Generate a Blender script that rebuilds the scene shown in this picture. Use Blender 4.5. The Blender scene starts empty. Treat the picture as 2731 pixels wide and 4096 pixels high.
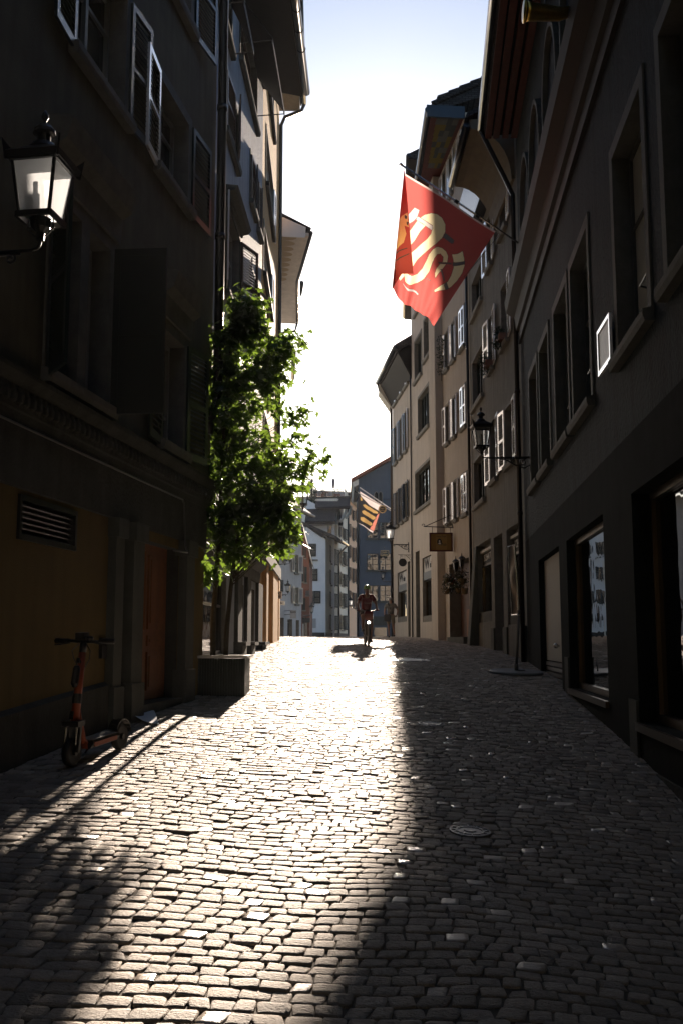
import bpy, bmesh, math, random
import numpy as np
from mathutils import Vector, Matrix, Euler
random.seed(11)
rng = np.random.default_rng(5)
R = math.radians
sc = bpy.context.scene
COL = sc.collection
EYE = 2.0
FS, CX, CY = 3985.0, 1365.5, 2048.0
PITCH = math.atan((2562 - 2048) / FS)
SUN_AZ, SUN_EL = R(2.8), R(17.05)

# ---------------------------------------------------------------- camera rays (used only to measure where things stand)
def ray(px, py):
    dx = (px - CX) / FS; dy = (CY - py) / FS
    return Vector((dx, math.cos(PITCH) - dy * math.sin(PITCH), math.sin(PITCH) + dy * math.cos(PITCH)))
def at(px, py, Y):
    d = ray(px, py); t = Y / d.y
    return Vector((d.x * t, Y, EYE + d.z * t))
def interp(x, xs, ys):
    return float(np.interp(x, xs, ys))
GZ = [-60, -20, 0, 4.5, 9.05, 11.06, 12.97, 16.7, 21.6, 28, 33, 40, 46, 52, 60, 90, 140, 400]
GH = [-3.6, -2.6, -2.02, -1.86, -1.5, -1.3, -1.15, -.9, -.61, -.3, -.13, .07, .17, .2, .15, -.1, -.3, -.3]
GC = [.05, .05, .058, .062, .06, .052, .043, .03, .026, .022, .01, 0, 0, 0, 0, 0, 0, 0]
GR = [-2, .5, 2.31, 2.7, 3.1, 3.28, 3.45, 3.78, 4.2, 4.4, 4.35, 3.7, 3.1, 2.6, 2.6, 2.6, 2.6, 2.6]
def ground(x, y):
    return EYE + interp(y, GZ, GH) + interp(y, GZ, GC) * (interp(y, GZ, GR) - x)
def ground_np(x, y):
    return EYE + np.interp(y, GZ, GH) + np.interp(y, GZ, GC) * (np.interp(y, GZ, GR) - x)
def gpos(px, py):
    d = ray(px, py)
    t = 2.0
    for i in range(4000):
        p = d * t
        if EYE + p.z <= ground(p.x, p.y): break
        t += .02
    return Vector((p.x, p.y, ground(p.x, p.y)))

# ---------------------------------------------------------------- materials
def mat(name, col, rough=.6, spec=.5, metal=0, var=0, scale=4, bump=0, bscale=30, streak=0, coat=0, col2=None, bdist=.02):
    m = bpy.data.materials.new(name); m.use_nodes = True
    nt = m.node_tree; N = nt.nodes; L = nt.links
    b = N['Principled BSDF']
    b.inputs['Base Color'].default_value = (*col, 1)
    b.inputs['Roughness'].default_value = rough
    b.inputs['Specular IOR Level'].default_value = spec
    b.inputs['Metallic'].default_value = metal
    b.inputs['Coat Weight'].default_value = coat
    if var or bump or streak:
        tc = N.new('ShaderNodeTexCoord')
    if var or streak:
        n = N.new('ShaderNodeTexNoise'); n.inputs['Scale'].default_value = scale
        n.inputs['Detail'].default_value = 7; n.inputs['Roughness'].default_value = .65
        L.new(tc.outputs['Object'], n.inputs['Vector'])
        fac = n.outputs['Fac']
        if streak:
            mp = N.new('ShaderNodeMapping'); mp.inputs['Scale'].default_value = (3.5, 3.5, .22)
            L.new(tc.outputs['Object'], mp.inputs['Vector'])
            n2 = N.new('ShaderNodeTexNoise'); n2.inputs['Scale'].default_value = 1.6; n2.inputs['Detail'].default_value = 6
            L.new(mp.outputs['Vector'], n2.inputs['Vector'])
            mx = N.new('ShaderNodeMix'); mx.inputs[0].default_value = streak
            L.new(fac, mx.inputs[2]); L.new(n2.outputs['Fac'], mx.inputs[3]); fac = mx.outputs[0]
        cr = N.new('ShaderNodeValToRGB')
        cr.color_ramp.elements[0].position = .32; cr.color_ramp.elements[1].position = .68
        c2 = col2 or tuple(min(1, c * (1 + var)) for c in col)
        c1 = tuple(c * (1 - var) for c in col)
        cr.color_ramp.elements[0].color = (*c1, 1); cr.color_ramp.elements[1].color = (*c2, 1)
        L.new(fac, cr.inputs['Fac']); L.new(cr.outputs['Color'], b.inputs['Base Color'])
    if bump:
        n = N.new('ShaderNodeTexNoise'); n.inputs['Scale'].default_value = bscale; n.inputs['Detail'].default_value = 5
        L.new(tc.outputs['Object'], n.inputs['Vector'])
        bp = N.new('ShaderNodeBump'); bp.inputs['Strength'].default_value = bump; bp.inputs['Distance'].default_value = bdist
        L.new(n.outputs['Fac'], bp.inputs['Height']); L.new(bp.outputs['Normal'], b.inputs['Normal'])
    return m
def translucent(name, col, tcol, fac, rough=.6, attr=None, gam=.55):
    m = bpy.data.materials.new(name); m.use_nodes = True
    nt = m.node_tree; N = nt.nodes; L = nt.links
    b = N['Principled BSDF']; b.inputs['Base Color'].default_value = (*col, 1); b.inputs['Roughness'].default_value = rough
    t = N.new('ShaderNodeBsdfTranslucent'); t.inputs['Color'].default_value = (*tcol, 1)
    x = N.new('ShaderNodeMixShader'); x.inputs[0].default_value = fac
    L.new(b.outputs[0], x.inputs[1]); L.new(t.outputs[0], x.inputs[2]); L.new(x.outputs[0], N['Material Output'].inputs[0])
    if attr:
        a = N.new('ShaderNodeAttribute'); a.attribute_name = attr
        L.new(a.outputs['Color'], b.inputs['Base Color']); g_ = N.new('ShaderNodeGamma'); g_.inputs['Gamma'].default_value = gam; L.new(a.outputs['Color'], g_.inputs['Color']); L.new(g_.outputs['Color'], t.inputs['Color'])
    return m
def tiles(name, col, sx, sz, m_=.35):
    m = mat(name, col, .9, .12)
    nt = m.node_tree; N = nt.nodes; L = nt.links
    tc = N.new('ShaderNodeTexCoord'); mp = N.new('ShaderNodeMapping'); mp.inputs['Scale'].default_value = (sx, sx, sz)
    br = N.new('ShaderNodeTexBrick'); br.inputs['Color1'].default_value = (*col, 1)
    br.inputs['Color2'].default_value = (*[c * 1.7 for c in col], 1); br.inputs['Mortar'].default_value = (*[c * m_ for c in col], 1)
    br.inputs['Scale'].default_value = 1; br.inputs['Brick Width'].default_value = .5; br.inputs['Row Height'].default_value = .25
    br.inputs['Mortar Size'].default_value = .03
    L.new(tc.outputs['UV'], mp.inputs['Vector']); L.new(tc.outputs['Object'], mp.inputs['Vector'])
    sep = N.new('ShaderNodeSeparateXYZ'); L.new(mp.outputs['Vector'], sep.inputs[0])
    cb = N.new('ShaderNodeCombineXYZ'); ad = N.new('ShaderNodeMath'); L.new(sep.outputs[0], ad.inputs[0]); L.new(sep.outputs[1], ad.inputs[1])
    L.new(ad.outputs[0], cb.inputs[0]); L.new(sep.outputs[2], cb.inputs[1])
    L.new(cb.outputs[0], br.inputs['Vector']); L.new(br.outputs['Color'], N['Principled BSDF'].inputs['Base Color'])
    return m
def glassy(name, col, rough=.03, spec=.8, wav=.0):
    m = mat(name, col, rough, spec, coat=.0)
    if wav:
        N = m.node_tree.nodes; L = m.node_tree.links
        tc = N.new('ShaderNodeTexCoord'); n = N.new('ShaderNodeTexNoise'); n.inputs['Scale'].default_value = 1.3
        L.new(tc.outputs['Object'], n.inputs['Vector'])
        bp = N.new('ShaderNodeBump'); bp.inputs['Strength'].default_value = wav; bp.inputs['Distance'].default_value = .05
        L.new(n.outputs['Fac'], bp.inputs['Height']); L.new(bp.outputs['Normal'], N['Principled BSDF'].inputs['Normal'])
    return m
def emit(name, col, s):
    m = mat(name, col); b = m.node_tree.nodes['Principled BSDF']
    b.inputs['Emission Color'].default_value = (*col, 1); b.inputs['Emission Strength'].default_value = s
    return m
def clear(name, tint=(.9, .9, .9), gl=.15, trans=0, tcol=(.8, .8, .75)):
    m = bpy.data.materials.new(name); m.use_nodes = True
    nt = m.node_tree; N = nt.nodes; L = nt.links
    for n in list(N):
        if n.type == 'BSDF_PRINCIPLED': N.remove(n)
    t = N.new('ShaderNodeBsdfTransparent'); t.inputs['Color'].default_value = (*tint, 1)
    g = N.new('ShaderNodeBsdfGlossy'); g.inputs['Roughness'].default_value = .05
    x = N.new('ShaderNodeMixShader'); x.inputs[0].default_value = gl
    L.new(t.outputs[0], x.inputs[1]); L.new(g.outputs[0], x.inputs[2]); o = x.outputs[0]
    if trans:
        tr = N.new('ShaderNodeBsdfTranslucent'); tr.inputs['Color'].default_value = (*tcol, 1)
        y = N.new('ShaderNodeMixShader'); y.inputs[0].default_value = trans
        L.new(o, y.inputs[1]); L.new(tr.outputs[0], y.inputs[2]); o = y.outputs[0]
    L.new(o, N['Material Output'].inputs[0])
    return m
M = {}
def mk(key, *a, **k): M[key] = mat(key, *a, **k)
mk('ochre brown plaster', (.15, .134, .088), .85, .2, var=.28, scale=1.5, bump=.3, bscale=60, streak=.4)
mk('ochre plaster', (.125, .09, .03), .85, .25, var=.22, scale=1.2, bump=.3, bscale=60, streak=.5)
mk('grey sandstone', (.075, .08, .068), .8, .3, var=.25, scale=3, bump=.4, bscale=35, streak=.4)
mk('dark sandstone', (.05, .052, .045), .85, .3, var=.35, scale=3, bump=.6, bscale=22, streak=.4)
mk('blue grey plaster', (.32, .36, .41), .75, .35, var=.22, scale=2, bump=.9, bscale=14, streak=.7, bdist=.05)
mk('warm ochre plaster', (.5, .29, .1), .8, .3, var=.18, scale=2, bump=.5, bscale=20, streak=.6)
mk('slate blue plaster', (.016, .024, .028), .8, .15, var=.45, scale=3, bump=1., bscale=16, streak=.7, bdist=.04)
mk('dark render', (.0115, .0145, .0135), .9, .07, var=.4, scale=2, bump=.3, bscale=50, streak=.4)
mk('rough grey plaster', (.19, .192, .175), .85, .2, var=.28, scale=2.5, bump=.8, bscale=14, streak=.6, bdist=.035)
mk('beige plaster', (.42, .38, .325), .85, .3, var=.16, scale=2, bump=.5, bscale=18, streak=.65, bdist=.03)
mk('pale grey plaster', (.4, .4, .4), .85, .3, var=.2, scale=.8, bump=.3, streak=.5)
mk('red plaster', (.17, .07, .05), .85, .3, var=.15, scale=1, streak=.4)
mk('white plaster', (.76, .77, .78), .85, .3, var=.06, scale=1, streak=.4)
mk('cream plaster', (.82, .76, .64), .85, .3, var=.14, scale=1, streak=.6)
mk('peach plaster', (.85, .56, .37), .85, .3, var=.1, scale=1, streak=.4)
mk('blue plaster', (.06, .078, .105), .8, .35, var=.14, scale=1.5, streak=.4)
mk('stone surround', (.15, .145, .125), .75, .35, var=.2, scale=5, bump=.3, bscale=30)
mk('dark stone surround', (.075, .078, .068), .75, .35, var=.2, scale=5, bump=.3, bscale=30)
mk('white paint', (.86, .86, .88), .12, .9, coat=1)
mk('louvre grey', (.22, .2, .185), .35, .5)
mk('brown shutter', (.07, .035, .022), .4, .5)
mk('green shutter', (.02, .032, .028), .3, .5)
mk('dark green grey shutter', (.018, .024, .025), .2, .6)
mk('navy shutter', (.03, .045, .065), .28, .5)
mk('grey green shutter', (.03, .034, .026), .6, .3)
mk('cream frame', (.26, .26, .22), .45, .4)
mk('dark frame', (.02, .02, .02), .4, .5)
mk('bronze frame', (.06, .042, .022), .35, .5, metal=.7)
mk('far shutter', (.02, .026, .027), .75, .15)
mk('far brown shutter', (.07, .035, .025), .75, .15)
M['far glass'] = glassy('far glass', (.02, .022, .025), .25, .35)
mk('oak', (.2, .075, .022), .5, .4, var=.3, scale=6, streak=.6, bump=.2)
mk('dark oak', (.06, .025, .012), .5, .4, var=.3, scale=6, streak=.6)
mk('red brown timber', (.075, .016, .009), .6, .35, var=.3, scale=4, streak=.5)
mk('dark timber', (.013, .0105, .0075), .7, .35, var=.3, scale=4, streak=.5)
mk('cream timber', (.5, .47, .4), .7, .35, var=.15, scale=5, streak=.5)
mk('cream soffit', (.16, .13, .085), .8, .3, var=.15, scale=3)
mk('white soffit', (.62, .56, .49), .8, .3, var=.12, scale=3)
mk('ochre scallop', (.42, .33, .22), .8, .3)
mk('patch ochre', (.13, .105, .02), .8, .3); mk('patch grey', (.085, .095, .085), .8, .3); mk('patch slate', (.045, .055, .055), .8, .3)
M['roof tile'] = tiles('roof tile', (.035, .032, .032), 2.2, 3.2)
M['red roof tile'] = tiles('red roof tile', (.2, .06, .035), 2.2, 3.2)
mk('gutter metal', (.012, .016, .022), .3, .6, metal=.3)
mk('copper pipe', (.02, .016, .014), .28, .6, metal=.4)
mk('black iron', (.008, .009, .011), .35, .5)
mk('steel', (.5, .5, .5), .25, .5, metal=1)
mk('dull steel', (.12, .12, .115), .35, .5, metal=.7)
mk('brass', (.5, .33, .07), .28, .5, metal=1, var=.2, scale=8, bump=.15, bscale=20)
mk('soil', (.03, .022, .015), .95)
mk('planter green', (.018, .03, .024), .55, .4, var=.2, scale=6)
mk('bark', (.05, .04, .025), .85, .3, var=.3, scale=20, bump=.6, bscale=40)
mk('rubber', (.008, .008, .008), .6, .4)
mk('black plastic', (.01, .01, .01), .4, .5)
mk('orange paint', (.25, .046, .012), .45, .4)
mk('paper', (.75, .79, .84), .8, .3)
mk('ink', (.015, .015, .015), .6, .4)
mk('cast iron', (.22, .23, .24), .3, .6, metal=.8, bump=.6, bscale=60)
mk('plate grey', (.16, .18, .19), .5, .5)
mk('skin', (.2, .11, .075), .55, .35)
mk('red shirt', (.1, .006, .008), .8, .3, bump=.2)
mk('dark shorts', (.012, .012, .014), .8, .3)
mk('black shoe', (.01, .01, .01), .5, .4)
mk('helmet green', (.22, .45, .1), .3, .5)
mk('hair grey', (.16, .15, .14), .8, .3)
mk('khaki', (.2, .165, .11), .85, .3)
mk('pale lettering', (.6, .6, .58), .5)
mk('gold lettering', (.65, .42, .16), .45)
mk('sign black', (.012, .014, .016), .4, .5)
mk('sign yellow', (.2, .12, .025), .6, .4); mk('sign cream', (.26, .17, .045), .6, .4); mk('sign red', (.07, .012, .008), .5, .4)
mk('sign white', (.45, .45, .43), .6, .4)
mk('leaf dark', (.02, .04, .012), .6); mk('flower white', (.7, .7, .68), .7); mk('flower red', (.4, .008, .015), .7)
mk('basket', (.14, .1, .05), .8)
mk('awning dark', (.016, .013, .012), .7, .3)
mk('parasol grey', (.12, .11, .14), .9, .2)
mk('terracotta', (.2, .1, .07), .8)
M['window glass'] = glassy('window glass', (.01, .011, .011), .03, .55, .25)
M['shop glass'] = glassy('shop glass', (.006, .007, .008), .02, .9, .12)
M['old glass'] = glassy('old glass', (.012, .015, .018), .04, .9, .9)
M['pale blind'] = mat('pale blind', (.5, .48, .42), .7, .4)
M['lamp glass'] = clear('lamp glass', (.88, .9, .9), .14)
M['frosted glass'] = clear('frosted glass', (.9, .9, .9), .05, .5, (.85, .9, .95))
M['mantle'] = mat('mantle', (.5, .48, .42), .5)
M['lit lamp'] = emit('lit lamp', (1, .97, .9), 9)
M['spot'] = emit('spot', (1, .75, .4), 12)

# ---------------------------------------------------------------- mesh builder
class MB:
    def __init__(s): s.v = []; s.f = []; s.m = []
    def add(s, vs, fs, m=0):
        o = len(s.v); s.v += [tuple(p) for p in vs]
        for f in fs: s.f.append([i + o for i in f]); s.m.append(m)
    def box(s, a0, a1, b0, b1, c0, c1, m=0):
        s.add([(a0, b0, c0), (a1, b0, c0), (a1, b1, c0), (a0, b1, c0), (a0, b0, c1), (a1, b0, c1), (a1, b1, c1), (a0, b1, c1)],
              [(0, 3, 2, 1), (4, 5, 6, 7), (0, 1, 5, 4), (1, 2, 6, 5), (2, 3, 7, 6), (3, 0, 4, 7)], m)
    def obox(s, c, ax, ay, az, m=0):
        c, ax, ay, az = map(Vector, (c, ax, ay, az))
        vs = [c + ax * i + ay * j + az * k for k in (-1, 1) for i, j in ((-1, -1), (1, -1), (1, 1), (-1, 1))]
        s.add(vs, [(0, 3, 2, 1), (4, 5, 6, 7), (0, 1, 5, 4), (1, 2, 6, 5), (2, 3, 7, 6), (3, 0, 4, 7)], m)
    def bar(s, a, b, w, h=None, m=0, up=(0, 0, 1)):
        a, b = Vector(a), Vector(b); d = b - a; L_ = d.length; d.normalize(); h = h or w
        u = Vector(up)
        if abs(d.dot(u)) > .95: u = Vector((1, 0, 0))
        x = d.cross(u).normalized(); y = x.cross(d).normalized()
        s.obox((a + b) / 2, d * L_ / 2, x * w / 2, y * h / 2, m)
    def poly(s, vs, m=0): s.add(vs, [list(range(len(vs)))], m)
    def prism(s, prof, ext, m=0):
        n = len(prof); e = Vector(ext)
        vs = [Vector(p) for p in prof] + [Vector(p) + e for p in prof]
        s.add(vs, [list(range(n))[::-1], list(range(n, 2 * n))] + [(i, (i + 1) % n, n + (i + 1) % n, n + i) for i in range(n)], m)
    def tube(s, pts, r, n=8, m=0, closed=False):
        P = [Vector(p) for p in pts]; k = len(P)
        rs = r if isinstance(r, (list, tuple)) else [r] * k
        T = []
        for i in range(k):
            a = P[(i - 1) % k] if (closed or i > 0) else P[0]; b = P[(i + 1) % k] if (closed or i < k - 1) else P[-1]
            T.append((b - a).normalized() if (b - a).length > 1e-9 else Vector((0, 0, 1)))
        u = Vector((0, 0, 1)) if abs(T[0].z) < .9 else Vector((1, 0, 0))
        x = T[0].cross(u).normalized(); vs = []
        for i in range(k):
            x = (x - T[i] * x.dot(T[i]))
            if x.length < 1e-6: x = T[i].orthogonal()
            x.normalize(); y = T[i].cross(x)
            for j in range(n):
                a = 2 * math.pi * j / n
                vs.append(P[i] + (x * math.cos(a) + y * math.sin(a)) * rs[i])
        fs = []
        for i in range(k if closed else k - 1):
            for j in range(n):
                a = i * n + j; b = i * n + (j + 1) % n; c = ((i + 1) % k) * n
                fs.append((a, b, c + (j + 1) % n, c + j))
        if not closed: fs += [list(range(n))[::-1], [(k - 1) * n + j for j in range(n)]]
        s.add(vs, fs, m)
    def lathe(s, prof, c=(0, 0, 0), n=16, m=0, rot=0, axis='z', sx=1, sy=1):
        vs = []; k = len(prof); c = Vector(c)
        for r, z in prof:
            for j in range(n):
                a = 2 * math.pi * j / n + rot
                p = (r * math.cos(a) * sx, r * math.sin(a) * sy, z)
                if axis == 'y': p = (p[0], p[2], p[1])
                if axis == 'x': p = (p[2], p[0], p[1])
                vs.append(c + Vector(p))
        fs = [(i * n + j, i * n + (j + 1) % n, (i + 1) * n + (j + 1) % n, (i + 1) * n + j) for i in range(k - 1) for j in range(n)]
        fs += [list(range(n))[::-1], [(k - 1) * n + j for j in range(n)]]
        s.add(vs, fs, m)
    def ball(s, c, rx, ry=None, rz=None, n=12, m=0):
        ry = ry or rx; rz = rz or rx
        k = max(5, n // 2)
        prof = [(max(1e-4, math.sin(math.pi * i / k)), -math.cos(math.pi * i / k)) for i in range(k + 1)]
        vs0 = len(s.v); s.lathe(prof, (0, 0, 0), n, m)
        s.v[vs0:] = [(c[0] + p[0] * rx, c[1] + p[1] * ry, c[2] + p[2] * rz) for p in s.v[vs0:]]
    def strip(s, pts, w, t, m=0, nrm=(0, 1, 0)):
        """flat iron bar following a path, w wide (across nrm), t thick"""
        for a, b in zip(pts[:-1], pts[1:]): s.bar(a, b, w, t, m, up=nrm)
    def build(s, name, mats, parent=None, smooth=False, sgn=1, loc=None):
        me = bpy.data.meshes.new(name)
        vs = s.v if sgn == 1 else [(p[0], -p[1], p[2]) for p in s.v]
        fs = s.f if sgn == 1 else [f[::-1] for f in s.f]
        me.from_pydata(vs, [], fs)
        if not isinstance(mats, (list, tuple)): mats = [mats]
        for m_ in mats: me.materials.append(M[m_] if isinstance(m_, str) else m_)
        if len(mats) > 1: me.polygons.foreach_set('material_index', s.m)
        if smooth: me.polygons.foreach_set('use_smooth', [True] * len(me.polygons))
        me.update()
        o = bpy.data.objects.new(name, me); COL.objects.link(o)
        if parent: o.parent = parent
        if loc: o.location = loc
        return o
def tag(o, label=None, cat=None, group=None, kind=None):
    if label: o['label'] = label
    if cat: o['category'] = cat
    if group: o['group'] = group
    if kind: o['kind'] = kind
    return o
def empty(name, label, cat, loc=(0, 0, 0), rz=0, group=None):
    o = bpy.data.objects.new(name, None); COL.objects.link(o); o.empty_display_size = .3
    o.location = loc; o.rotation_euler = (0, 0, rz)
    return tag(o, label, cat, group)
def copy_tree(o, parent=None):
    c = o.copy(); COL.objects.link(c)
    if parent: c.parent = parent
    for ch in list(o.children): copy_tree(ch, c)
    return c
def text_mesh(s, size, depth=.004, font_scale_x=1, bold=0, align='CENTER'):
    cu = bpy.data.curves.new('txt', 'FONT'); cu.body = s; cu.size = size; cu.extrude = depth; cu.offset = bold
    cu.align_x = align; cu.align_y = 'CENTER'; cu.resolution_u = 3
    o = bpy.data.objects.new('txt', cu); COL.objects.link(o)
    bpy.context.view_layer.update()
    me = bpy.data.meshes.new_from_object(o.evaluated_get(bpy.context.evaluated_depsgraph_get()))
    v = [(p.co.x * font_scale_x, p.co.y, p.co.z) for p in me.vertices]; f = [list(p.vertices) for p in me.polygons]
    bpy.data.objects.remove(o); bpy.data.curves.remove(cu); bpy.data.meshes.remove(me)
    return v, f
def text_obj(name, s, size, material, parent, origin, xdir, zdir=(0, 0, 1), sx=1, bold=0, depth=.004):
    """lettering whose reading direction is xdir and whose up is zdir (coordinates of the parent)"""
    v, f = text_mesh(s, size, depth, sx, bold)
    o_, x, z = Vector(origin), Vector(xdir).normalized(), Vector(zdir).normalized(); n = x.cross(z)
    mb = MB(); mb.add([o_ + x * p[0] + z * p[1] + n * p[2] for p in v], f)
    return mb.build(name, material, parent)

# ---------------------------------------------------------------- buildings: local x runs along the facade (away from camera), w points to the street
class Bld:
    def __init__(s, name, label, p0, az, side, group=None, cat='building'):
        s.p0 = Vector((p0[0], p0[1])); s.az = az; s.s = side
        s.t = Vector((math.sin(az), math.cos(az)))
        s.o = Vector((-math.cos(az), math.sin(az))) if side > 0 else Vector((math.cos(az), -math.sin(az)))
        s.root = empty(name, label, cat, (p0[0], p0[1], 0), math.pi / 2 - az, group)
    def hit(s, px, py, w=0):
        d = ray(px, py); dn = d.x * s.o.x + d.y * s.o.y
        t = (s.p0.dot(s.o) + w) / dn
        P = d * t; q = Vector((P.x, P.y)) - s.p0
        return q.dot(s.t), EYE + P.z
    def u(s, px, py=2300, w=0): return s.hit(px, py, w)[0]
    def W(s, u, w, z):
        p = s.p0 + s.t * u + s.o * w
        return Vector((p.x, p.y, z))
    def loc(s, P):
        q = Vector((P[0], P[1])) - s.p0
        return (q.dot(s.t), q.dot(s.o), P[2])
    def rect(s, ax, ay, bx, by, w=0):
        a = s.hit(ax, ay, w); b = s.hit(bx, by, w)
        return (min(a[0], b[0]), max(a[0], b[0]), min(a[1], b[1]), max(a[1], b[1]))
    def build(s, mb, name, mats, parent=None, smooth=False):
        return mb.build(name, mats, parent or s.root, smooth, s.s)
    def wall(s, u0, u1, z0, z1, holes, m, depth=.2, D=7, name='wall', back=True, rev='stone surround'):
        mb = MB()
        us = sorted({u0, u1} | {max(u0, min(u1, h[i])) for h in holes for i in (0, 1)})
        zs = sorted({z0, z1} | {max(z0, min(z1, h[i])) for h in holes for i in (2, 3)})
        for a, b in zip(us[:-1], us[1:]):
            for c, d in zip(zs[:-1], zs[1:]):
                uc, zc = (a + b) / 2, (c + d) / 2
                if any(h[0] < uc < h[1] and h[2] < zc < h[3] for h in holes): continue
                mb.poly([(a, 0, c), (b, 0, c), (b, 0, d), (a, 0, d)])
        for h in holes:
            a, b, c, d = h[:4]; e = -(h[4] if len(h) > 4 else depth) - .03
            mb.poly([(a, 0, c), (a, 0, d), (a, e, d), (a, e, c)], 1); mb.poly([(b, 0, c), (b, e, c), (b, e, d), (b, 0, d)], 1)
            mb.poly([(a, 0, d), (b, 0, d), (b, e, d), (a, e, d)], 1); mb.poly([(a, 0, c), (a, e, c), (b, e, c), (b, 0, c)], 1)
            mb.poly([(a, e, c), (b, e, c), (b, e, d), (a, e, d)], 1)
        if back:
            mb.poly([(u0, 0, z0), (u0, 0, z1), (u0, -D, z1), (u0, -D, z0)]); mb.poly([(u1, 0, z0), (u1, -D, z0), (u1, -D, z1), (u1, 0, z1)])
            mb.poly([(u0, -D, z0), (u0, -D, z1), (u1, -D, z1), (u1, -D, z0)]); mb.poly([(u0, 0, z1), (u1, 0, z1), (u1, -D, z1), (u0, -D, z1)])
        return s.build(mb, name, [m, rev])
    def window(s, r, depth=.2, cols=2, rows=(), frame='cream frame', glass='window glass', surround=None, sw=.15, sill='stone surround', fw=.06, name='window', blind=None, lintel=0):
        a, b, c, d = r[:4]
        mb = MB(); w0, w1 = -depth - .005, -depth + .06
        mb.box(a, a + fw, w0, w1, c, d); mb.box(b - fw, b, w0, w1, c, d)
        mb.box(a + fw, b - fw, w0, w1, c, c + fw); mb.box(a + fw, b - fw, w0, w1, d - fw, d)
        for i in range(1, cols):
            x = a + (b - a) * i / cols; mb.box(x - fw * .6, x + fw * .6, w0, w1 + .008, c + fw, d - fw)
        for k in rows:
            z = c + (d - c) * k; mb.box(a + fw, b - fw, w0, w1 - .012, z - fw * .35, z + fw * .35)
        f = s.build(mb, name, frame)
        g = MB(); g.poly([(a + .01, -depth + .012, c + .01), (b - .01, -depth + .012, c + .01), (b - .01, -depth + .012, d - .01), (a + .01, -depth + .012, d - .01)])
        s.build(g, 'pane', glass, f)
        if blind:
            g = MB(); x0 = a + (b - a) * blind[0]; x1 = a + (b - a) * blind[1]
            g.box(x0, x1, -depth + .016, -depth + .022, c + fw, d - fw); s.build(g, 'blind', 'pale blind', f)
        if surround:
            g = MB(); e = .025
            g.box(a - sw, a - .002, -.02, e, c - .002, d + sw); g.box(b + .002, b + sw, -.02, e, c - .002, d + sw)
            g.box(a - .002, b + .002, -.02, e, d + .002, d + sw)
            s.build(g, 'surround', surround, f)
        if sill:
            g = MB(); g.prism([(a - sw * 1.1, -.03, c - .16), (a - sw * 1.1, .1, c - .16), (a - sw * 1.1, .12, c - .1), (a - sw * 1.1, .12, c - .03), (a - sw * 1.1, -.03, c - .003)], (b - a + sw * 2.2, 0, 0))
            s.build(g, 'sill', sill, f)
        if lintel:
            g = MB(); x0 = a - sw * 1.3; g.prism([(x0, 0, d + sw), (x0, .06, d + sw), (x0, .08, d + lintel * .6), (x0, .2, d + lintel * .7), (x0, .26, d + lintel), (x0, 0, d + lintel + .03)], (b - a + sw * 2.6, 0, 0))
            s.build(g, 'hood', surround or 'stone surround', f)
        return f
    def shutter(s, uh, width, z0, z1, ang=4, frame='white paint', slat='louvre grey', w=.04, solid=False, mid=True, label=None, fr=.075):
        """hinged at uh, reaching `width` (signed) along the wall, swung `ang` degrees off it"""
        dr = 1 if width > 0 else -1; L_ = abs(width); a = R(ang)
        X = Vector((dr * math.cos(a), math.sin(a), 0)); Nn = Vector((-dr * math.sin(a), math.cos(a), 0)); Z = Vector((0, 0, 1))
        O = Vector((uh, w, z0)); H = z1 - z0; th = .018
        mb = MB()
        def bx(x0, x1, y0, y1, t, m, dz=0):
            c = O + X * (x0 + x1) / 2 + Z * ((y0 + y1) / 2) + Nn * dz
            mb.obox(c, X * (x1 - x0) / 2, Nn * t, Z * (y1 - y0) / 2, m)
        bx(0, fr, 0, H, th, 0); bx(L_ - fr, L_, 0, H, th, 0)
        bx(fr, L_ - fr, 0, fr * 1.3, th, 0); bx(fr, L_ - fr, H - fr * 1.1, H, th, 0)
        if mid: bx(fr, L_ - fr, H * .47, H * .47 + fr, th, 0)
        if solid: bx(fr, L_ - fr, fr, H - fr, .006, 1)
        else:
            n = max(6, int(H / .075))
            for i in range(n):
                z = fr * 1.3 + (H - fr * 2.4) * (i + .5) / n
                c = O + X * L_ / 2 + Z * z
                mb.obox(c, X * (L_ / 2 - fr), (Nn * .5 + Z * -.62).normalized() * .03, (Nn * .62 + Z * .5).normalized() * .004, 1)
        o = s.build(mb, 'shutter', [frame, slat])
        if label: o['label'] = label
        return o
# ---------------------------------------------------------------- camera, sky, sun
cam = bpy.data.cameras.new('camera'); co = bpy.data.objects.new('camera', cam); COL.objects.link(co)
cam.sensor_fit = 'VERTICAL'; cam.sensor_height = 36; cam.sensor_width = 24; cam.lens = 36 * FS / 4096
cam.clip_start = .05; cam.clip_end = 3000
co.location = (0, 0, EYE); co.rotation_euler = (math.pi / 2 + PITCH, 0, 0)
sc.camera = co
wd = bpy.data.worlds.new('World'); sc.world = wd; wd.use_nodes = True
nt = wd.node_tree; bg = nt.nodes['Background']
sky = nt.nodes.new('ShaderNodeTexSky'); sky.sky_type = 'NISHITA'; sky.sun_disc = False
sky.sun_elevation = SUN_EL; sky.sun_rotation = SUN_AZ; sky.air_density = 1.0; sky.dust_density = .75; sky.ozone_density = 2.5
nt.links.new(sky.outputs[0], bg.inputs[0]); bg.inputs[1].default_value = SKY_STRENGTH = .05
sl = bpy.data.lights.new('sun', 'SUN'); so = bpy.data.objects.new('sun', sl); COL.objects.link(so)
sl.energy = 5.0; sl.angle = R(.5); sl.color = (1, .82, .66)
sd = Vector((math.sin(SUN_AZ) * math.cos(SUN_EL), math.cos(SUN_AZ) * math.cos(SUN_EL), math.sin(SUN_EL)))
so.rotation_euler = sd.to_track_quat('Z', 'Y').to_euler(); so.location = (0, 30, 60)
sc.view_settings.view_transform = 'Standard'; sc.view_settings.look = 'None'
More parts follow.
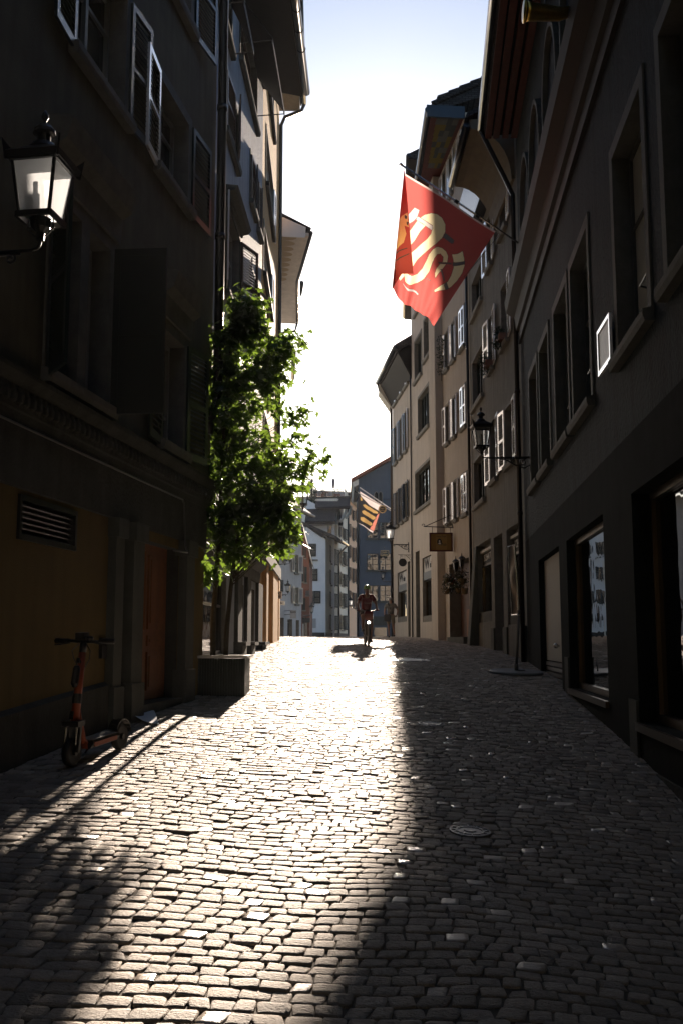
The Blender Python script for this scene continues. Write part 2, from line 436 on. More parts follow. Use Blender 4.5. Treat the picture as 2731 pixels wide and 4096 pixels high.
sc.view_settings.exposure = 1.75; sc.view_settings.gamma = 1
sc.cycles.max_bounces = 7; sc.cycles.transparent_max_bounces = 12; sc.cycles.glossy_bounces = 4
sc.cycles.caustics_reflective = False; sc.cycles.caustics_refractive = False

# ---------------------------------------------------------------- street: one sheet of ground, cobbles laid over it
AL, DL = R(8.4), 4.3
AR, DR = R(5.04), 2.3
def xl(y):
    y = np.asarray(y, float)
    a = (-DL + y * math.sin(AL)) / math.cos(AL)
    return np.where(y < 15, a, np.where(y < 35, np.interp(y, [15, 25.2, 35], [-2.6, -2.15, -2.3]), np.interp(y, [35, 38, 60], [-2.4, -4.5, -9])))
def xr(y):
    y = np.asarray(y, float)
    a = (DR + y * math.sin(AR)) / math.cos(AR)
    return np.where(y < 24.2, a, np.interp(y, [24.2, 33, 51.5, 60], [4.45, 4.35, 2.65, 4]))
gx = [-160, -60, -12, -8, -4, 0, 4, 8, 12, 60, 160]; gy = sorted((set(GZ) - {400}) | {-100, 260} | set(range(-18, 62, 2)))
mb = MB()
for y in gy:
    for x in gx: mb.v.append((x, y, ground(max(-8, min(8, x)), y) - .010))
n = len(gx)
for j in range(len(gy) - 1):
    for i in range(n - 1): mb.f.append((j * n + i, j * n + i + 1, (j + 1) * n + i + 1, (j + 1) * n + i)); mb.m.append(0)
mk('joint dirt', (.09, .078, .062), .9, .2, var=.3, scale=6)
tag(mb.build('ground', 'joint dirt', smooth=True), kind='structure')

def cobble_material():
    m = bpy.data.materials.new('granite cobble'); m.use_nodes = True
    nt = m.node_tree; N = nt.nodes; L = nt.links; b = N['Principled BSDF']
    a = N.new('ShaderNodeAttribute'); a.attribute_name = 'stone'
    sp = N.new('ShaderNodeSeparateColor'); L.new(a.outputs['Color'], sp.inputs[0])
    tc = N.new('ShaderNodeTexCoord')
    n1 = N.new('ShaderNodeTexNoise'); n1.inputs['Scale'].default_value = 26; n1.inputs['Detail'].default_value = 6; n1.inputs['Roughness'].default_value = .7
    mp = N.new('ShaderNodeMapping'); mp.inputs['Scale'].default_value = (1, 1.6, 1); L.new(tc.outputs['Object'], mp.inputs['Vector'])
    L.new(mp.outputs['Vector'], n1.inputs['Vector'])
    cr = N.new('ShaderNodeValToRGB'); e = cr.color_ramp.elements
    e[0].position = 0; e[0].color = (.22, .195, .165, 1); e[1].position = 1; e[1].color = (.45, .39, .325, 1)
    L.new(sp.outputs[0], cr.inputs['Fac'])
    mx = N.new('ShaderNodeMix'); mx.data_type = 'RGBA'; mx.blend_type = 'MULTIPLY'; mx.inputs[0].default_value = .7
    c2 = N.new('ShaderNodeValToRGB'); c2.color_ramp.elements[0].position = .3; c2.color_ramp.elements[0].color = (.56, .55, .53, 1); c2.color_ramp.elements[1].position = .62
    L.new(n1.outputs['Fac'], c2.inputs['Fac'])
    L.new(cr.outputs['Color'], mx.inputs[6]); L.new(c2.outputs['Color'], mx.inputs[7]); L.new(mx.outputs[2], b.inputs['Base Color'])
    rr = N.new('ShaderNodeMapRange'); rr.inputs['To Min'].default_value = .7; rr.inputs['To Max'].default_value = .18
    L.new(sp.outputs[1], rr.inputs['Value']); L.new(rr.outputs['Result'], b.inputs['Roughness'])
    ss = N.new('ShaderNodeMapRange'); ss.inputs['To Min'].default_value = .36; ss.inputs['To Max'].default_value = .9; L.new(sp.outputs[1], ss.inputs['Value']); L.new(ss.outputs['Result'], b.inputs['Specular IOR Level'])
    b.inputs['Specular IOR Level'].default_value = .25
    n2 = N.new('ShaderNodeTexNoise'); n2.inputs['Scale'].default_value = 48; n2.inputs['Detail'].default_value = 6; n2.inputs['Roughness'].default_value = .62
    L.new(mp.outputs['Vector'], n2.inputs['Vector'])
    bs = N.new('ShaderNodeMapRange'); bs.inputs['To Min'].default_value = .9; bs.inputs['To Max'].default_value = .12; L.new(sp.outputs[1], bs.inputs['Value'])
    bp = N.new('ShaderNodeBump'); bp.inputs['Distance'].default_value = .02
    L.new(bs.outputs['Result'], bp.inputs['Strength']); L.new(n2.outputs['Fac'], bp.inputs['Height']); L.new(bp.outputs['Normal'], b.inputs['Normal'])
    return m
M['cobble'] = cobble_material()
def cobbles():
    C_, A_ = [], []
    y = 1.6
    while y < 47.5:
        d = rng.uniform(.098, .128)
        ym = y + d / 2
        a, b = float(xl(ym)) - .25, float(xr(ym)) + .2
        x = a - rng.uniform(0, .15)
        while x < b:
            w = rng.uniform(.092, .165)
            C_.append((x + w / 2, ym, w / 2 - rng.uniform(.0012, .0055), d / 2 - rng.uniform(.0015, .0065)))
            x += w
        y += d
    C_ = np.array(C_); n = len(C_)
    cx, cy, hx, hy = C_.T
    # gentle wander of the courses, as laid by hand
    wy = .07 * np.sin(.8 * cx + .31 * cy) + .05 * np.sin(1.9 * cx - .23 * cy + 1) + .03 * np.sin(3.7 * cx + .9 * cy)
    wx = .05 * np.sin(.6 * cy) + .03 * np.sin(2.3 * cy + cx)
    slope = .056 * np.cos(.8 * cx + .31 * cy) + .095 * np.cos(1.9 * cx - .23 * cy + 1) + .11 * np.cos(3.7 * cx + .9 * cy)
    ch = .2
    base = np.array([(-1, -1 + ch), (-1 + ch, -1), (1 - ch, -1), (1, -1 + ch), (1, 1 - ch), (1 - ch, 1), (-1 + ch, 1), (-1, 1 - ch)])
    J = rng.normal(0, .055, (n, 8, 2)); J[:, :, 0] += (.09 + .1 * rng.normal(0, 1, n))[:, None] * np.sign(base[None, :, 1])
    out = np.clip(base[None] + J, -1.2, 1.2)
    gl = (rng.random(n) < .05) * rng.uniform(.35, 1, n)
    tiltx = rng.normal(0, .022, n); tilty = rng.normal(0, .022, n) + gl * .02; tiltx = tiltx + gl * .05 * np.clip(cx - .3, 0, 1.5)
    dz = rng.normal(0, .0032, n)
    dome = rng.uniform(.0005, .0035, n)
    def ring(scale, h):
        ox = out[:, :, 0] * hx[:, None] * scale; oy = out[:, :, 1] * hy[:, None] * scale
        X = cx[:, None] + wx[:, None] + ox; Y = cy[:, None] + wy[:, None] + oy + slope[:, None] * ox
        Z = ground_np(X, Y) + h + dz[:, None] + ox * tiltx[:, None] + oy * tilty[:, None]
        return np.stack([X, Y, Z], 2)
    V = np.concatenate([ring(1.0, -.03), ring(1.0, -.0045), ring(.945, 0), ring(.5, dome[:, None] * .75),
                        ring(0, dome[:, None])[:, :1]], 1)          # 33 per stone
    k = V.shape[1]
    F4 = []
    for r in range(3):
        for i in range(8): F4.append((r * 8 + i, r * 8 + (i + 1) % 8, (r + 1) * 8 + (i + 1) % 8, (r + 1) * 8 + i))
    F3 = [(24 + i, 24 + (i + 1) % 8, 32) for i in range(8)]
    off = (np.arange(n) * k)[:, None, None]
    q = (np.array(F4)[None] + off).reshape(-1); t = (np.array(F3)[None] + off).reshape(-1)
    nq, nt_ = n * len(F4), n * len(F3)
    me = bpy.data.meshes.new('cobbled_street')
    me.vertices.add(n * k); me.vertices.foreach_set('co', V.reshape(-1).astype(np.float32))
    me.loops.add(len(q) + len(t)); me.loops.foreach_set('vertex_index', np.concatenate([q, t]).astype(np.int32))
    me.polygons.add(nq + nt_)
    ls = np.concatenate([np.arange(nq) * 4, nq * 4 + np.arange(nt_) * 3])
    me.polygons.foreach_set('loop_start', ls.astype(np.int32))
    me.polygons.foreach_set('use_smooth', np.ones(nq + nt_, bool))
    me.update(calc_edges=True); me.validate()
    at_ = me.attributes.new('stone', 'FLOAT_COLOR', 'POINT')
    tone = np.clip(rng.normal(.5, .34, n), 0, 1)
    cl = np.stack([tone, gl, np.zeros(n), np.ones(n)], 1)
    at_.data.foreach_set('color', np.repeat(cl, k, 0).reshape(-1).astype(np.float32))
    me.materials.append(M['cobble'])
    o = bpy.data.objects.new('cobbled_street', me); COL.objects.link(o); tag(o, kind='structure')
cobbles()
# ---------------------------------------------------------------- right side of the street
def H(v): return v + EYE
def dirv(side, az): return (math.cos(az), -math.sin(az))
# R1: dark shop house nearest the camera
R1 = Bld('shop_house', 'dark blue grey house with large shop windows and red brown eave, nearest on the right', (DR * math.cos(AR), -DR * math.sin(AR)), AR, 1)
e1 = 24.2
h_door = (18.0, 21.4, EYE - .95, H(1.68), .2); h_s2 = (13.4, 17.0, H(-.78), H(1.67), .2); h_s3 = (6.4, 11.5, H(-.9), H(1.66), .26)
h_s4 = (.5, 5.2, H(-1.2), H(1.66), .22)
w1s = [(7.5, 9.46), (10.02, 11.98), (13.7, 15.7), (15.9, 17.87), (18.5, 20.3), (20.55, 22.4), (3.6, 5.5)]
up = [(a + .17, b - .17, H(3.38), H(5.85)) for a, b in w1s]
pairs = []
for c in (21.75, 19.55, 16.95, 14.4, 11.6):
    pairs += [(c - .78, c - .06, H(8.62), H(9.5), .22), (c + .06, c + .78, H(8.62), H(9.5), .22)]
zmid = H(2.35)
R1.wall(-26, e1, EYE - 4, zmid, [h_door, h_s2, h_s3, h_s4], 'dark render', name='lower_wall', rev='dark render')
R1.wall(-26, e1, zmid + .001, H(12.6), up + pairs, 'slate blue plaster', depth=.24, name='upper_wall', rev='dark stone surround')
for i, r in enumerate(up):
    R1.window(r, .24, 2, (.62,), frame='dark stone surround', surround='dark stone surround', sw=.17, sill='dark stone surround', glass='window glass', blind=(.5, .98) if i == 1 else None)  # one window gets a pale panel over half of its pane
    mb = MB(); mb.tube([(r[0] + .75, -.2, r[2] + .5), (r[0] + .7, -.06, r[2] + .52), (r[0] + .12, -.05, r[2] + .52), (r[0] + .06, -.2, r[2] + .5)], .012)
    R1.build(mb, 'window_stay', 'dull steel')
for r in pairs: R1.window(r, .22, 1, (), frame='dark stone surround', surround='dark stone surround', sw=.055, sill=None, fw=.05)
for c in (21.75, 19.55, 16.95, 14.4, 11.6):
    mb = MB()
    arc = [(c + .95 * math.cos(a), .03, H(9.75) + 1.15 * math.sin(a)) for a in np.linspace(0, math.pi, 15)]
    mb.strip([(c + .95, .03, H(8.5))] + arc + [(c - .95, .03, H(8.5))], .1, .14, nrm=(0, 1, 0)); R1.build(mb, 'arch_moulding', 'dark stone surround')
mb = MB(); mb.prism([(-26, -.01, H(7.5)), (-26, .12, H(7.55)), (-26, .16, H(7.9)), (-26, .34, H(8.05)), (-26, .38, H(8.3)), (-26, -.01, H(8.38))], (26 + e1 - .05, 0, 0))
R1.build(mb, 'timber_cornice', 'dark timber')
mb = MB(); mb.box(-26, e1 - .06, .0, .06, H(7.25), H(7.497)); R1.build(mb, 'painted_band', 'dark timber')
# eave
zs = H(12.6); uE, zE = R1.hit(2076, 513); ov = .8
mb = MB()
mb.prism([(-26, -1, zs + .05), (-26, ov, zs + .0), (-26, ov + .04, zs + .22), (-26, ov - .05, zs + .3), (-26, -5, zs + 4)], (26 + e1 - .3, 0, 0), 0)
R1.build(mb, 'roof', ['roof tile'])
mb = MB()
for w_ in (.0, .22, .44, .64): mb.box(-26, e1 - .32, w_, w_ + .15, zs - .1 + .02 * w_, zs - .012, 0)
R1.build(mb, 'eave_soffit', 'red brown timber')
mb = MB(); mb.tube([(-26, ov + .1, zs + .2), (e1 - .3, ov + .1, zs + .2)], .09, 10); R1.build(mb, 'gutter', 'gutter metal', smooth=True)
mb = MB(); mb.box(-26, 1.0, -6, .25, zs + .35, H(19)); mb.box(-26, 1.0, -6, 1.2, H(19), H(19.4)); R1.build(mb, 'attic_storey', 'slate blue plaster')  # unseen block over the eave, added to cut overhead sky light
# doors and shop windows
r = h_door
mb = MB(); mb.box(r[0] + .02, r[1] - .02, -.19, -.12, r[2] + .55, r[3] - .02); d_ = R1.build(mb, 'door', 'pale blind'); d_['label'] = 'tall pale grey door leaf'
mb = MB()
for k in range(5): mb.box(r[0] + .02, r[1] - .02, -.19, -.1 - .01 * (k % 2), r[2] + .05 + .1 * k, r[2] + .125 + .1 * k)
R1.build(mb, 'louvre', 'dull steel', d_)
mb = MB(); mb.ball((r[0] + 1.25, -.06, H(-.1)), .05, m=0); mb.tube([(r[0] + 1.25, -.12, H(-.1)), (r[0] + 1.25, -.06, H(-.1))], .02); R1.build(mb, 'door_knob', 'steel', d_, smooth=True)
for r in (h_s2, h_s3, h_s4):
    f = R1.window(r, r[4], 1, (), frame='bronze frame', glass='shop glass', sill=None, fw=.09, name='shop_window')
    g = MB(); g.box(r[0] - .02, r[1] + .02, -.02, .05, r[2] - .09, r[2] - .003); R1.build(g, 'sill', 'bronze frame', f)
for u in (17.02, 11.52, 5.22):
    g = MB(); gz_ = ground(R1.W(u, 0, 0).x, R1.W(u, 0, 0).y); g.box(u, u + .42, -.01, .03, gz_ - .1, gz_ + .62); R1.build(g, 'stone_plinth', 'grey sandstone')
mb = MB(); mb.box(-26, e1 - .4, -.01, .022, EYE - 4, EYE - 1.35); R1.build(mb, 'plinth', 'dark sandstone')
# little open shutter frame catching the sky
a, b = R1.u(2441, 1345, .06), R1.u(2397, 1410, .06)
z0, z1 = R1.hit(2398, 1512, .06)[1], R1.hit(2440, 1245, .06)[1]
R1.shutter(a, b - a, z0, z1, 1, 'white paint', 'black plastic', w=.06, solid=True, mid=False, fr=.045, label='small white framed display case on the wall')
# downpipe where the first two houses meet
mb = MB(); mb.tube([(e1 - .32, ov + .1, zs + .15), (e1 - .25, ov - .1, zs - .25), (e1 - .2, .35, zs - 1.0), (e1 - .12, .12, zs - 1.5), (e1 - .12, .12, EYE - .6)], .06, 8)
for z in (3, 6, 9): mb.tube([(e1 - .12, .12, H(z)), (e1 - .12, .12, H(z) + .08)], .075, 8)
R1.build(mb, 'downpipe', 'copper pipe', smooth=True)

# R2: rough grey house with pale shutters
P12 = R1.W(e1, 0, 0)
R2 = Bld('shuttered_house', 'rough grey plaster house with pale framed louvre shutters and two shop windows', (P12.x, P12.y), R(-.5), 1)
uA = R2.u(1884, 1900); uB = R2.u(1971, 769)
sh2n = R2.rect(2022.6, 2118, 2089, 2506); sh2n = (sh2n[0], sh2n[1], R2.hit(2056, 2497)[1], R2.hit(2040, 2110)[1], .22)
sh2f = (R2.u(1963, 2300), R2.u(1907, 2300), R2.hit(1935, 2489)[1], R2.hit(1930, 2170)[1], .22)
dr2 = (R2.u(2010, 2300), R2.u(1975, 2300), ground(4.4, 28) - .1, R2.hit(1992, 2140)[1], .6)
def rw(b, x0, x1, yb, yt): # opening from far px x0, near px x1, bottom/top heights read at the near side
    return (b.u(x1, (yb + yt) / 2), b.u(x0, (yb + yt) / 2), b.hit(x1, yb)[1], b.hit(x1, yt)[1])
A1 = rw(R2, 1962, 1986, 1905, 1668); A2 = rw(R2, 2021, 2052, 1836, 1600)
B1 = rw(R2, 1956, 1972, 1462, 1245); B2 = rw(R2, 2004, 2031, 1350, 1105)
C1 = rw(R2, 1949, 1966, 1045, 835); C2 = rw(R2, 1996, 2024, 890, 665)
S1 = rw(R2, 1889, 1930, 1573, 1373); S2 = rw(R2, 1886, 1926, 1190, 1110 - 70); S3 = rw(R2, 1896, 1938, 1988, 1800); S4 = rw(R2, 1882, 1918, 800, 640)
htop2 = H(13.0)
R2.wall(0, uA, EYE - 4, H(14.2), [sh2n, sh2f, dr2, A1, A2, B1, B2, C1, C2, S1, S2, S3, S4], 'rough grey plaster', .22)
for r in (A1, A2, B1, B2, C1, C2): R2.window(r, .22, 2, (.66,), frame='cream frame', surround='stone surround', sw=.09, glass='window glass')
for r in (S1, S2, S3, S4): R2.window(r, .2, 3, (), frame='grey green shutter', surround='stone surround', sw=.12, glass='window glass')
for r, L_, Rr in ((A1, 1, 1), (A2, 1, 1), (B1, 1, 1), (B2, 0, 1), (C1, 1, 1), (C2, 0, 1)):
    wd_ = .62
    if L_: R2.shutter(r[1] + .05, wd_, r[2] - .04, r[3] + .04, 5)
    if Rr: R2.shutter(r[0] - .05, -wd_, r[2] - .04, r[3] + .04, 4)
for r, t_ in ((sh2n, 'SCHATULLE'), (sh2f, 'SCHATULLE')):
    zz = r[3] - .62
    f = R2.window((r[0], r[1], r[2], zz), .22, 1, (), frame='bronze frame', glass='shop glass', sill=None, fw=.07, name='shop_window')
    g = MB(); g.box(r[0], r[1], -.22, -.19, zz + .003, r[3] - .25); b_ = R2.build(g, 'sign_board', 'patch slate', f)
    g = MB(); g.box(r[0], r[1], -.225, -.1, r[3] - .247, r[3] - .17); R2.build(g, 'blind_box', 'sign white', f)
    text_obj('lettering', t_, .3, 'pale lettering', f, ((r[0] + r[1]) / 2, -.18, zz + .2), (-1, 0, 0), sx=1.25 * (r[1] - r[0]) / 2.6)
    g = MB(); g.box(r[0] - .02, r[1] + .02, -.2, -.05, r[2] - .02, r[2] + .32); R2.build(g, 'stall_riser', 'grey sandstone', f)
g = MB(); g.ball((sh2f[0] + .45, -.15, sh2f[3] - .9), .045); R2.build(g, 'spotlight', 'spot')
mb = MB(); mb.box(dr2[0], dr2[1], -.6, -.55, dr2[2], dr2[3]); R2.build(mb, 'door', 'dark frame')
zg = ground(4.4, 26)
for a, b in ((.02, sh2n[0] - .03), (sh2n[1] + .03, dr2[0] - .02), (dr2[1] + .02, sh2f[0] - .03), (sh2f[1] + .03, uA - .02)): mb = MB(); mb.box(a, b, -.01, .05, EYE - 2, zg + .75); R2.build(mb, 'plinth', 'grey sandstone')
mb = MB(); mb.prism([(uA - 1.05, .0, EYE - 2), (uA - 1.05, .45, EYE - 2), (uA - 1.05, .04, H(3.0)), (uA - 1.05, .0, H(3.0))], (.6, 0, 0)); R2.build(mb, 'buttress', 'grey sandstone')
# coved eave: a curved cream soffit
mb = MB(); ovc = 1.12; P = []
for k in range(9):
    a = k / 8 * math.pi / 2
    P.append((.08 + (ovc - .1) * (1 - math.cos(a)), H(11.7) + 1.35 * math.sin(a)))
prof = [(.25, w_, z_) for w_, z_ in P] + [(.25, ovc + .02, H(13.3)), (.25, .0, H(13.4)), (.25, .0, H(11.7))]
mb.prism(prof, (uB - .25, 0, 0)); R2.build(mb, 'coved_soffit', 'cream soffit', smooth=False)
mb = MB(); mb.tube([(.2, ovc + .1, H(13.1)), (uB, ovc + .1, H(13.1))], .1, 10); R2.build(mb, 'gutter', 'gutter metal', smooth=True)
mb = MB(); mb.prism([(.1, ovc + .15, H(13.25)), (.1, ovc + .1, H(13.4)), (.1, -4, H(16.5)), (.1, -4, H(16.2))], (uB, 0, 0)); R2.build(mb, 'roof', 'roof tile')
mb = MB(); mb.box(uB + .4, uA - .1, .01, .28, H(13.1), H(15.0)); bay = R2.build(mb, 'bay_window', mat('dark bay glass', (.012, .016, .022), .25, .25))
mb = MB(); mb.box(uB + .38, uB + .5, .0, .3, H(13.0), H(15.0)); mb.box(uB + .4, uA - .08, .0, .32, H(12.96), H(13.095)); R2.build(mb, 'frame', 'gutter metal', bay)
mb = MB(); mb.tube([(uA - .05, .08, H(14)), (uA - .05, .08, EYE - .3)], .05, 8); R2.build(mb, 'downpipe', 'copper pipe', smooth=True)

# R3: beige house, pub on the ground floor
P23 = R2.W(uA, 0, 0); A3 = R(-5.3)
R3 = Bld('pub_house', 'beige plaster house with pale shutters above the pub entrance', (P23.x, P23.y), A3, 1)
u3e = R3.u(1746, 1700)
fl = [(2088, 1932), (1758, 1597), (1452, 1295), (1100, 920), (775, 610)]
cols3 = [((1797, 1784), 'a'), ((1824, 1812), 'b'), ((1866, 1845), 'c')]
holes3 = []; 
for yb, yt in fl:
    z0, z1 = R3.hit(1806, yb)[1] + .05, R3.hit(1806, yt)[1] - .05
    for (x1, x0), k in cols3: holes3.append((R3.u(x1, 1700), R3.u(x0, 1700), z0, z1, .2, k))
pubd = (R3.u(1876, 2400), R3.u(1796, 2400), EYE - .5, R3.hit(1796, 2258)[1], .5)
R3.wall(0, u3e, EYE - 3, H(18.4), [h[:5] for h in holes3] + [pubd], 'beige plaster', .2)
for h in holes3:
    R3.window(h[:4], .2, 2, (.66,), frame='cream frame', surround='stone surround', sw=.08, glass='window glass')
    w_ = (h[1] - h[0]) * .62
    if h[5] == 'c':
        R3.shutter(h[0], (h[1] - h[0]) / 2 - .01, h[2], h[3], 2, w=.05); R3.shutter(h[1], -(h[1] - h[0]) / 2 + .01, h[2], h[3], 2, w=.05)
    else:
        R3.shutter(h[0] - .04, -w_, h[2] - .03, h[3] + .03, 6)
        if h[5] == 'a': R3.shutter(h[1] + .04, w_, h[2] - .03, h[3] + .03, 8)
        else: R3.shutter(h[1] + .04, w_ * .6, h[2] - .03, h[3] + .03, 6)
mb = MB(); pu = R3.u(1771, 1700); mb.box(pu, u3e - .01, .0, .3, EYE - 3, H(18.3)); R3.build(mb, 'pilaster', 'beige plaster')
mb = MB(); mb.box(pubd[0], pubd[1], -.5, -.42, pubd[2], pubd[3]); d_ = R3.build(mb, 'pub_front', 'dark oak')
a, b = R3.u(1866, 2450), R3.u(1824, 2450); n_ = 2
for k in range(n_):
    x0 = a + (b - a) * k / n_ + .03; x1 = a + (b - a) * (k + 1) / n_ - .03
    mb = MB(); mb.box(x0, x1, -.42, -.36, H(.15), H(1.1)); mb.box(x0 + .1, x1 - .1, -.36, -.33, H(.25), H(.55)); mb.box(x0 + .1, x1 - .1, -.36, -.33, H(.65), H(1.02)); R3.build(mb, 'door_panel', 'oak', d_)
mb = MB(); mb.box(R3.u(1880, 2500), R3.u(1800, 2500) - .6, -.38, .25, EYE - .6, H(.12)); R3.build(mb, 'doorstep', 'grey sandstone')
# painted soffit eave of R3
zs = H(18.4); ov = 1.15
def taper(b, u0, u1, w0, w1, win, z0, z1, zin0, zin1, m=0, mb=None):
    mb = mb or MB(); mb.add([(u0, win, zin0), (u0, w0, z0), (u1, w1, z0), (u1, win, zin0), (u0, win, zin1), (u0, w0, z1), (u1, w1, z1), (u1, win, zin1)],
      [(0, 1, 2, 3), (4, 7, 6, 5), (0, 4, 5, 1), (1, 5, 6, 2), (2, 6, 7, 3), (3, 7, 4, 0)], m); return mb
ovf = .55
mb = taper(R3, .15, u3e + .2, ov + .06, ovf + .06, -3, zs + .02, zs + .3, zs + 1.6, zs + 2.6); R3.build(mb, 'roof', 'roof tile')
mb = taper(R3, .2, u3e + .2, ov + .04, ovf + .04, .0, zs - .06, zs, zs - .06, zs)
R3.build(mb, 'eave_soffit', 'red brown timber')
mb = MB(); nu, nw = 9, 4
for i in range(nu):
    for j in range(nw):
        a = .35 + (u3e * .62) * i / nu; wd_ = .8 - .36 * i / nu; b = .15 + wd_ * j / nw
        mb.box(a, a + u3e * .62 / nu - .004, b, b + wd_ / nw - .004, zs - .085, zs - .062, random.choice((0, 0, 1, 1, 2)))
R3.build(mb, 'painted_soffit', ['patch ochre', 'patch grey', 'patch slate'])
mb = MB(); mb.box(.1, .2, .0, ov + .2, zs - .16, zs + .28); mb.tube([(.1, ov + .16, zs + .1), (u3e + .3, ovf + .16, zs + .1)], .11, 10); R3.build(mb, 'gutter', 'gutter metal')
mb = MB(); mb.tube([(.12, -1.6, zs + 1.75), (.12, ov, zs + .34)], .09, 8)
for k in range(7):
    t_ = k / 7; mb.obox((.16, -1.6 + (1.6 + ov) * t_, zs + 1.85 - 1.42 * t_), (.13, 0, 0), (0, .2, -.08), (0, .02, .05))
R3.build(mb, 'verge_tiles', 'roof tile')

# R4: taller beige house
P34 = R3.W(u3e, 0, 0)
R4 = Bld('corner_shop_house', 'tall beige house with plain grouped windows and a white shop sign', (P34.x, P34.y), A3, 1)
u4e = R4.u(1647, 1700)
wn = [rw(R4, 1658, 1685, 1490, 1326), rw(R4, 1695, 1724, 1400, 1235), rw(R4, 1672, 1715, 1695, 1537), rw(R4, 1661, 1730, 1993, 1828), rw(R4, 1658, 1685, 1210, 1060), rw(R4, 1690, 1715, 1105, 950)]
def shop(b, x0, x1, yb, yt): return (b.u(x1, 2400), b.u(x0, 2400), b.hit((x0 + x1) / 2, yb)[1], b.hit((x0 + x1) / 2, yt)[1], .2)
s4 = shop(R4, 1689, 1737, 2487, 2222); d4 = (R4.u(1678, 2400), R4.u(1662, 2400), EYE - .5, R4.hit(1668, 2205)[1], .35)
R4.wall(0, u4e, EYE - 3, H(20.0), wn + [s4, d4], 'beige plaster', .2)
for i, r in enumerate(wn): R4.window(r, .2, (2, 2, 4, 5, 2, 2)[i], (), frame='grey green shutter', surround='stone surround', sw=.12, glass='old glass')
mb = MB(); mb.box(d4[0], d4[1], -.35, -.3, d4[2], d4[3]); R4.build(mb, 'door', 'dark frame')
def shopfront(b, r, big, small):
    za = r[3] - .95
    f = b.window((r[0], r[1], r[2], za), .2, 1, (), frame='bronze frame', glass='shop glass', sill=None, fw=.05, name='shop_window')
    g = MB(); g.box(r[0], r[1], -.18, -.08, za + .34, r[3] - .02); b.build(g, 'sign_board', 'sign white', f)
    g = MB(); g.box(r[0], r[1], -.18, -.05, za + .003, za + .335); b.build(g, 'fascia', 'plate grey', f)
    g = MB(); g.box(r[0], r[1], -.2, -.02, r[2] - .01, r[2] + .26); b.build(g, 'stall_riser', 'stone surround', f)
    c = (r[0] + r[1]) / 2; L_ = r[1] - r[0]
    text_obj('lettering', big, .62, 'ink', f, (c + L_ * .24, -.07, za + .66), (-1, 0, 0), sx=L_ * .62, bold=.01)
    text_obj('lettering', small, .36, 'ink', f, (c - L_ * .1, -.07, za + .58), (-1, 0, 0), sx=L_ * .5, bold=.01)
shopfront(R4, s4, 'W', 'ein')
zs = H(20.0)
mb = MB(); q = [R4.loc(at(1632, 504, 39.2)), R4.loc(at(1616, 1256, 60))]
zq = zs + .1
mb.add([(q[0][0], q[0][1], zq), (q[1][0], q[1][1], zq), (q[1][0], q[1][1] - 5, zq + 2.6), (q[0][0], q[0][1] - 4, zq + 2.2),
        (q[0][0], q[0][1], zq - .25), (q[1][0], q[1][1], zq - .25), (q[1][0], q[1][1] - 5, zq - .25), (q[0][0], q[0][1] - 4, zq - .25)],
       [(0, 1, 2, 3), (4, 7, 6, 5), (0, 4, 5, 1), (1, 5, 6, 2), (2, 6, 7, 3), (3, 7, 4, 0)]); R4.build(mb, 'roof', 'roof tile')
mb = MB(); mb.add([(q[0][0], q[0][1], zq - .26), (q[1][0], q[1][1], zq - .26), (q[1][0], q[1][1] - 2, zq - .32), (q[0][0], -.1, zq - .32)], [(0, 1, 2, 3)]); R4.build(mb, 'eave_soffit', 'dark timber')
mb = MB(); mb.tube([q[0][:2] + (zq - .1,), q[1][:2] + (zq - .1,)], .12, 8); R4.build(mb, 'gutter', 'gutter metal', smooth=True)
mb = MB(); mb.tube([(u4e + .03, .06, H(14)), (u4e + .03, .06, EYE)], .035, 6); R4.build(mb, 'downpipe', 'copper pipe', smooth=True)

# R5: last house before the bend, navy shutters
P45 = R4.W(u4e, 0, 0)
R5 = Bld('bend_house', 'lower beige house with narrow navy shutters at the bend, gutter pipe on its corner', (P45.x, P45.y), A3, 1)
u5e = R5.u(1571, 1900)
holes5 = []
for (yb, yt), xs in (((1560, 1425), ((1620, 1637), (1598, 1614), (1577, 1592))), ((1815, 1665), ((1622, 1629), (1601, 1610), (1580, 1590))), ((2082, 1945), ((1620, 1629), (1604, 1612), (1584, 1594)))):
    z0, z1 = R5.hit(1612, yb)[1], R5.hit(1612, yt)[1]
    for x0, x1 in xs: holes5.append((R5.u(x1, 1900), R5.u(x0, 1900), z0, z1, .18))
s5 = shop(R5, 1589, 1625, 2488, 2285); d5 = (R5.u(1640, 2400), R5.u(1630, 2400), EYE - .5, R5.hit(1634, 2245)[1], .35)
R5.wall(0, u5e, EYE - 3, H(13.2), holes5 + [s5, d5], 'beige plaster', .18)
mb = MB(); mb.box(d5[0], d5[1], -.35, -.3, d5[2], d5[3]); R5.build(mb, 'door', 'dark frame')
for i, h in enumerate(holes5):
    R5.window(h, .18, 2, (), frame='cream frame', surround='stone surround', sw=.1, glass='window glass')
    if i < 3:
        w_ = (h[1] - h[0]) / 2
        R5.shutter(h[0], w_, h[2], h[3], 10, 'white paint', 'navy shutter', w=-.02); R5.shutter(h[1], -w_, h[2], h[3], 10, 'white paint', 'navy shutter', w=-.02)
    else:
        R5.shutter(h[0] - .04, -.52, h[2] - .03, h[3] + .03, 8, 'white paint' if i < 6 else 'navy shutter', 'navy shutter'); R5.shutter(h[1] + .04, .45, h[2] - .03, h[3] + .03, 8, 'navy shutter', 'navy shutter')
shopfront(R5, s5, 'W', 'ein')
mb = MB(); zs5 = H(13.3)
ue = u5e + .25
mb.prism([(-.05, -4.5, zs5 + 3.2), (-.05, .66, zs5 - .05), (-.05, .76, zs5 + .3), (-.05, -4.5, zs5 + 3.6)], (ue, 0, 0)); R5.build(mb, 'roof', 'roof tile')
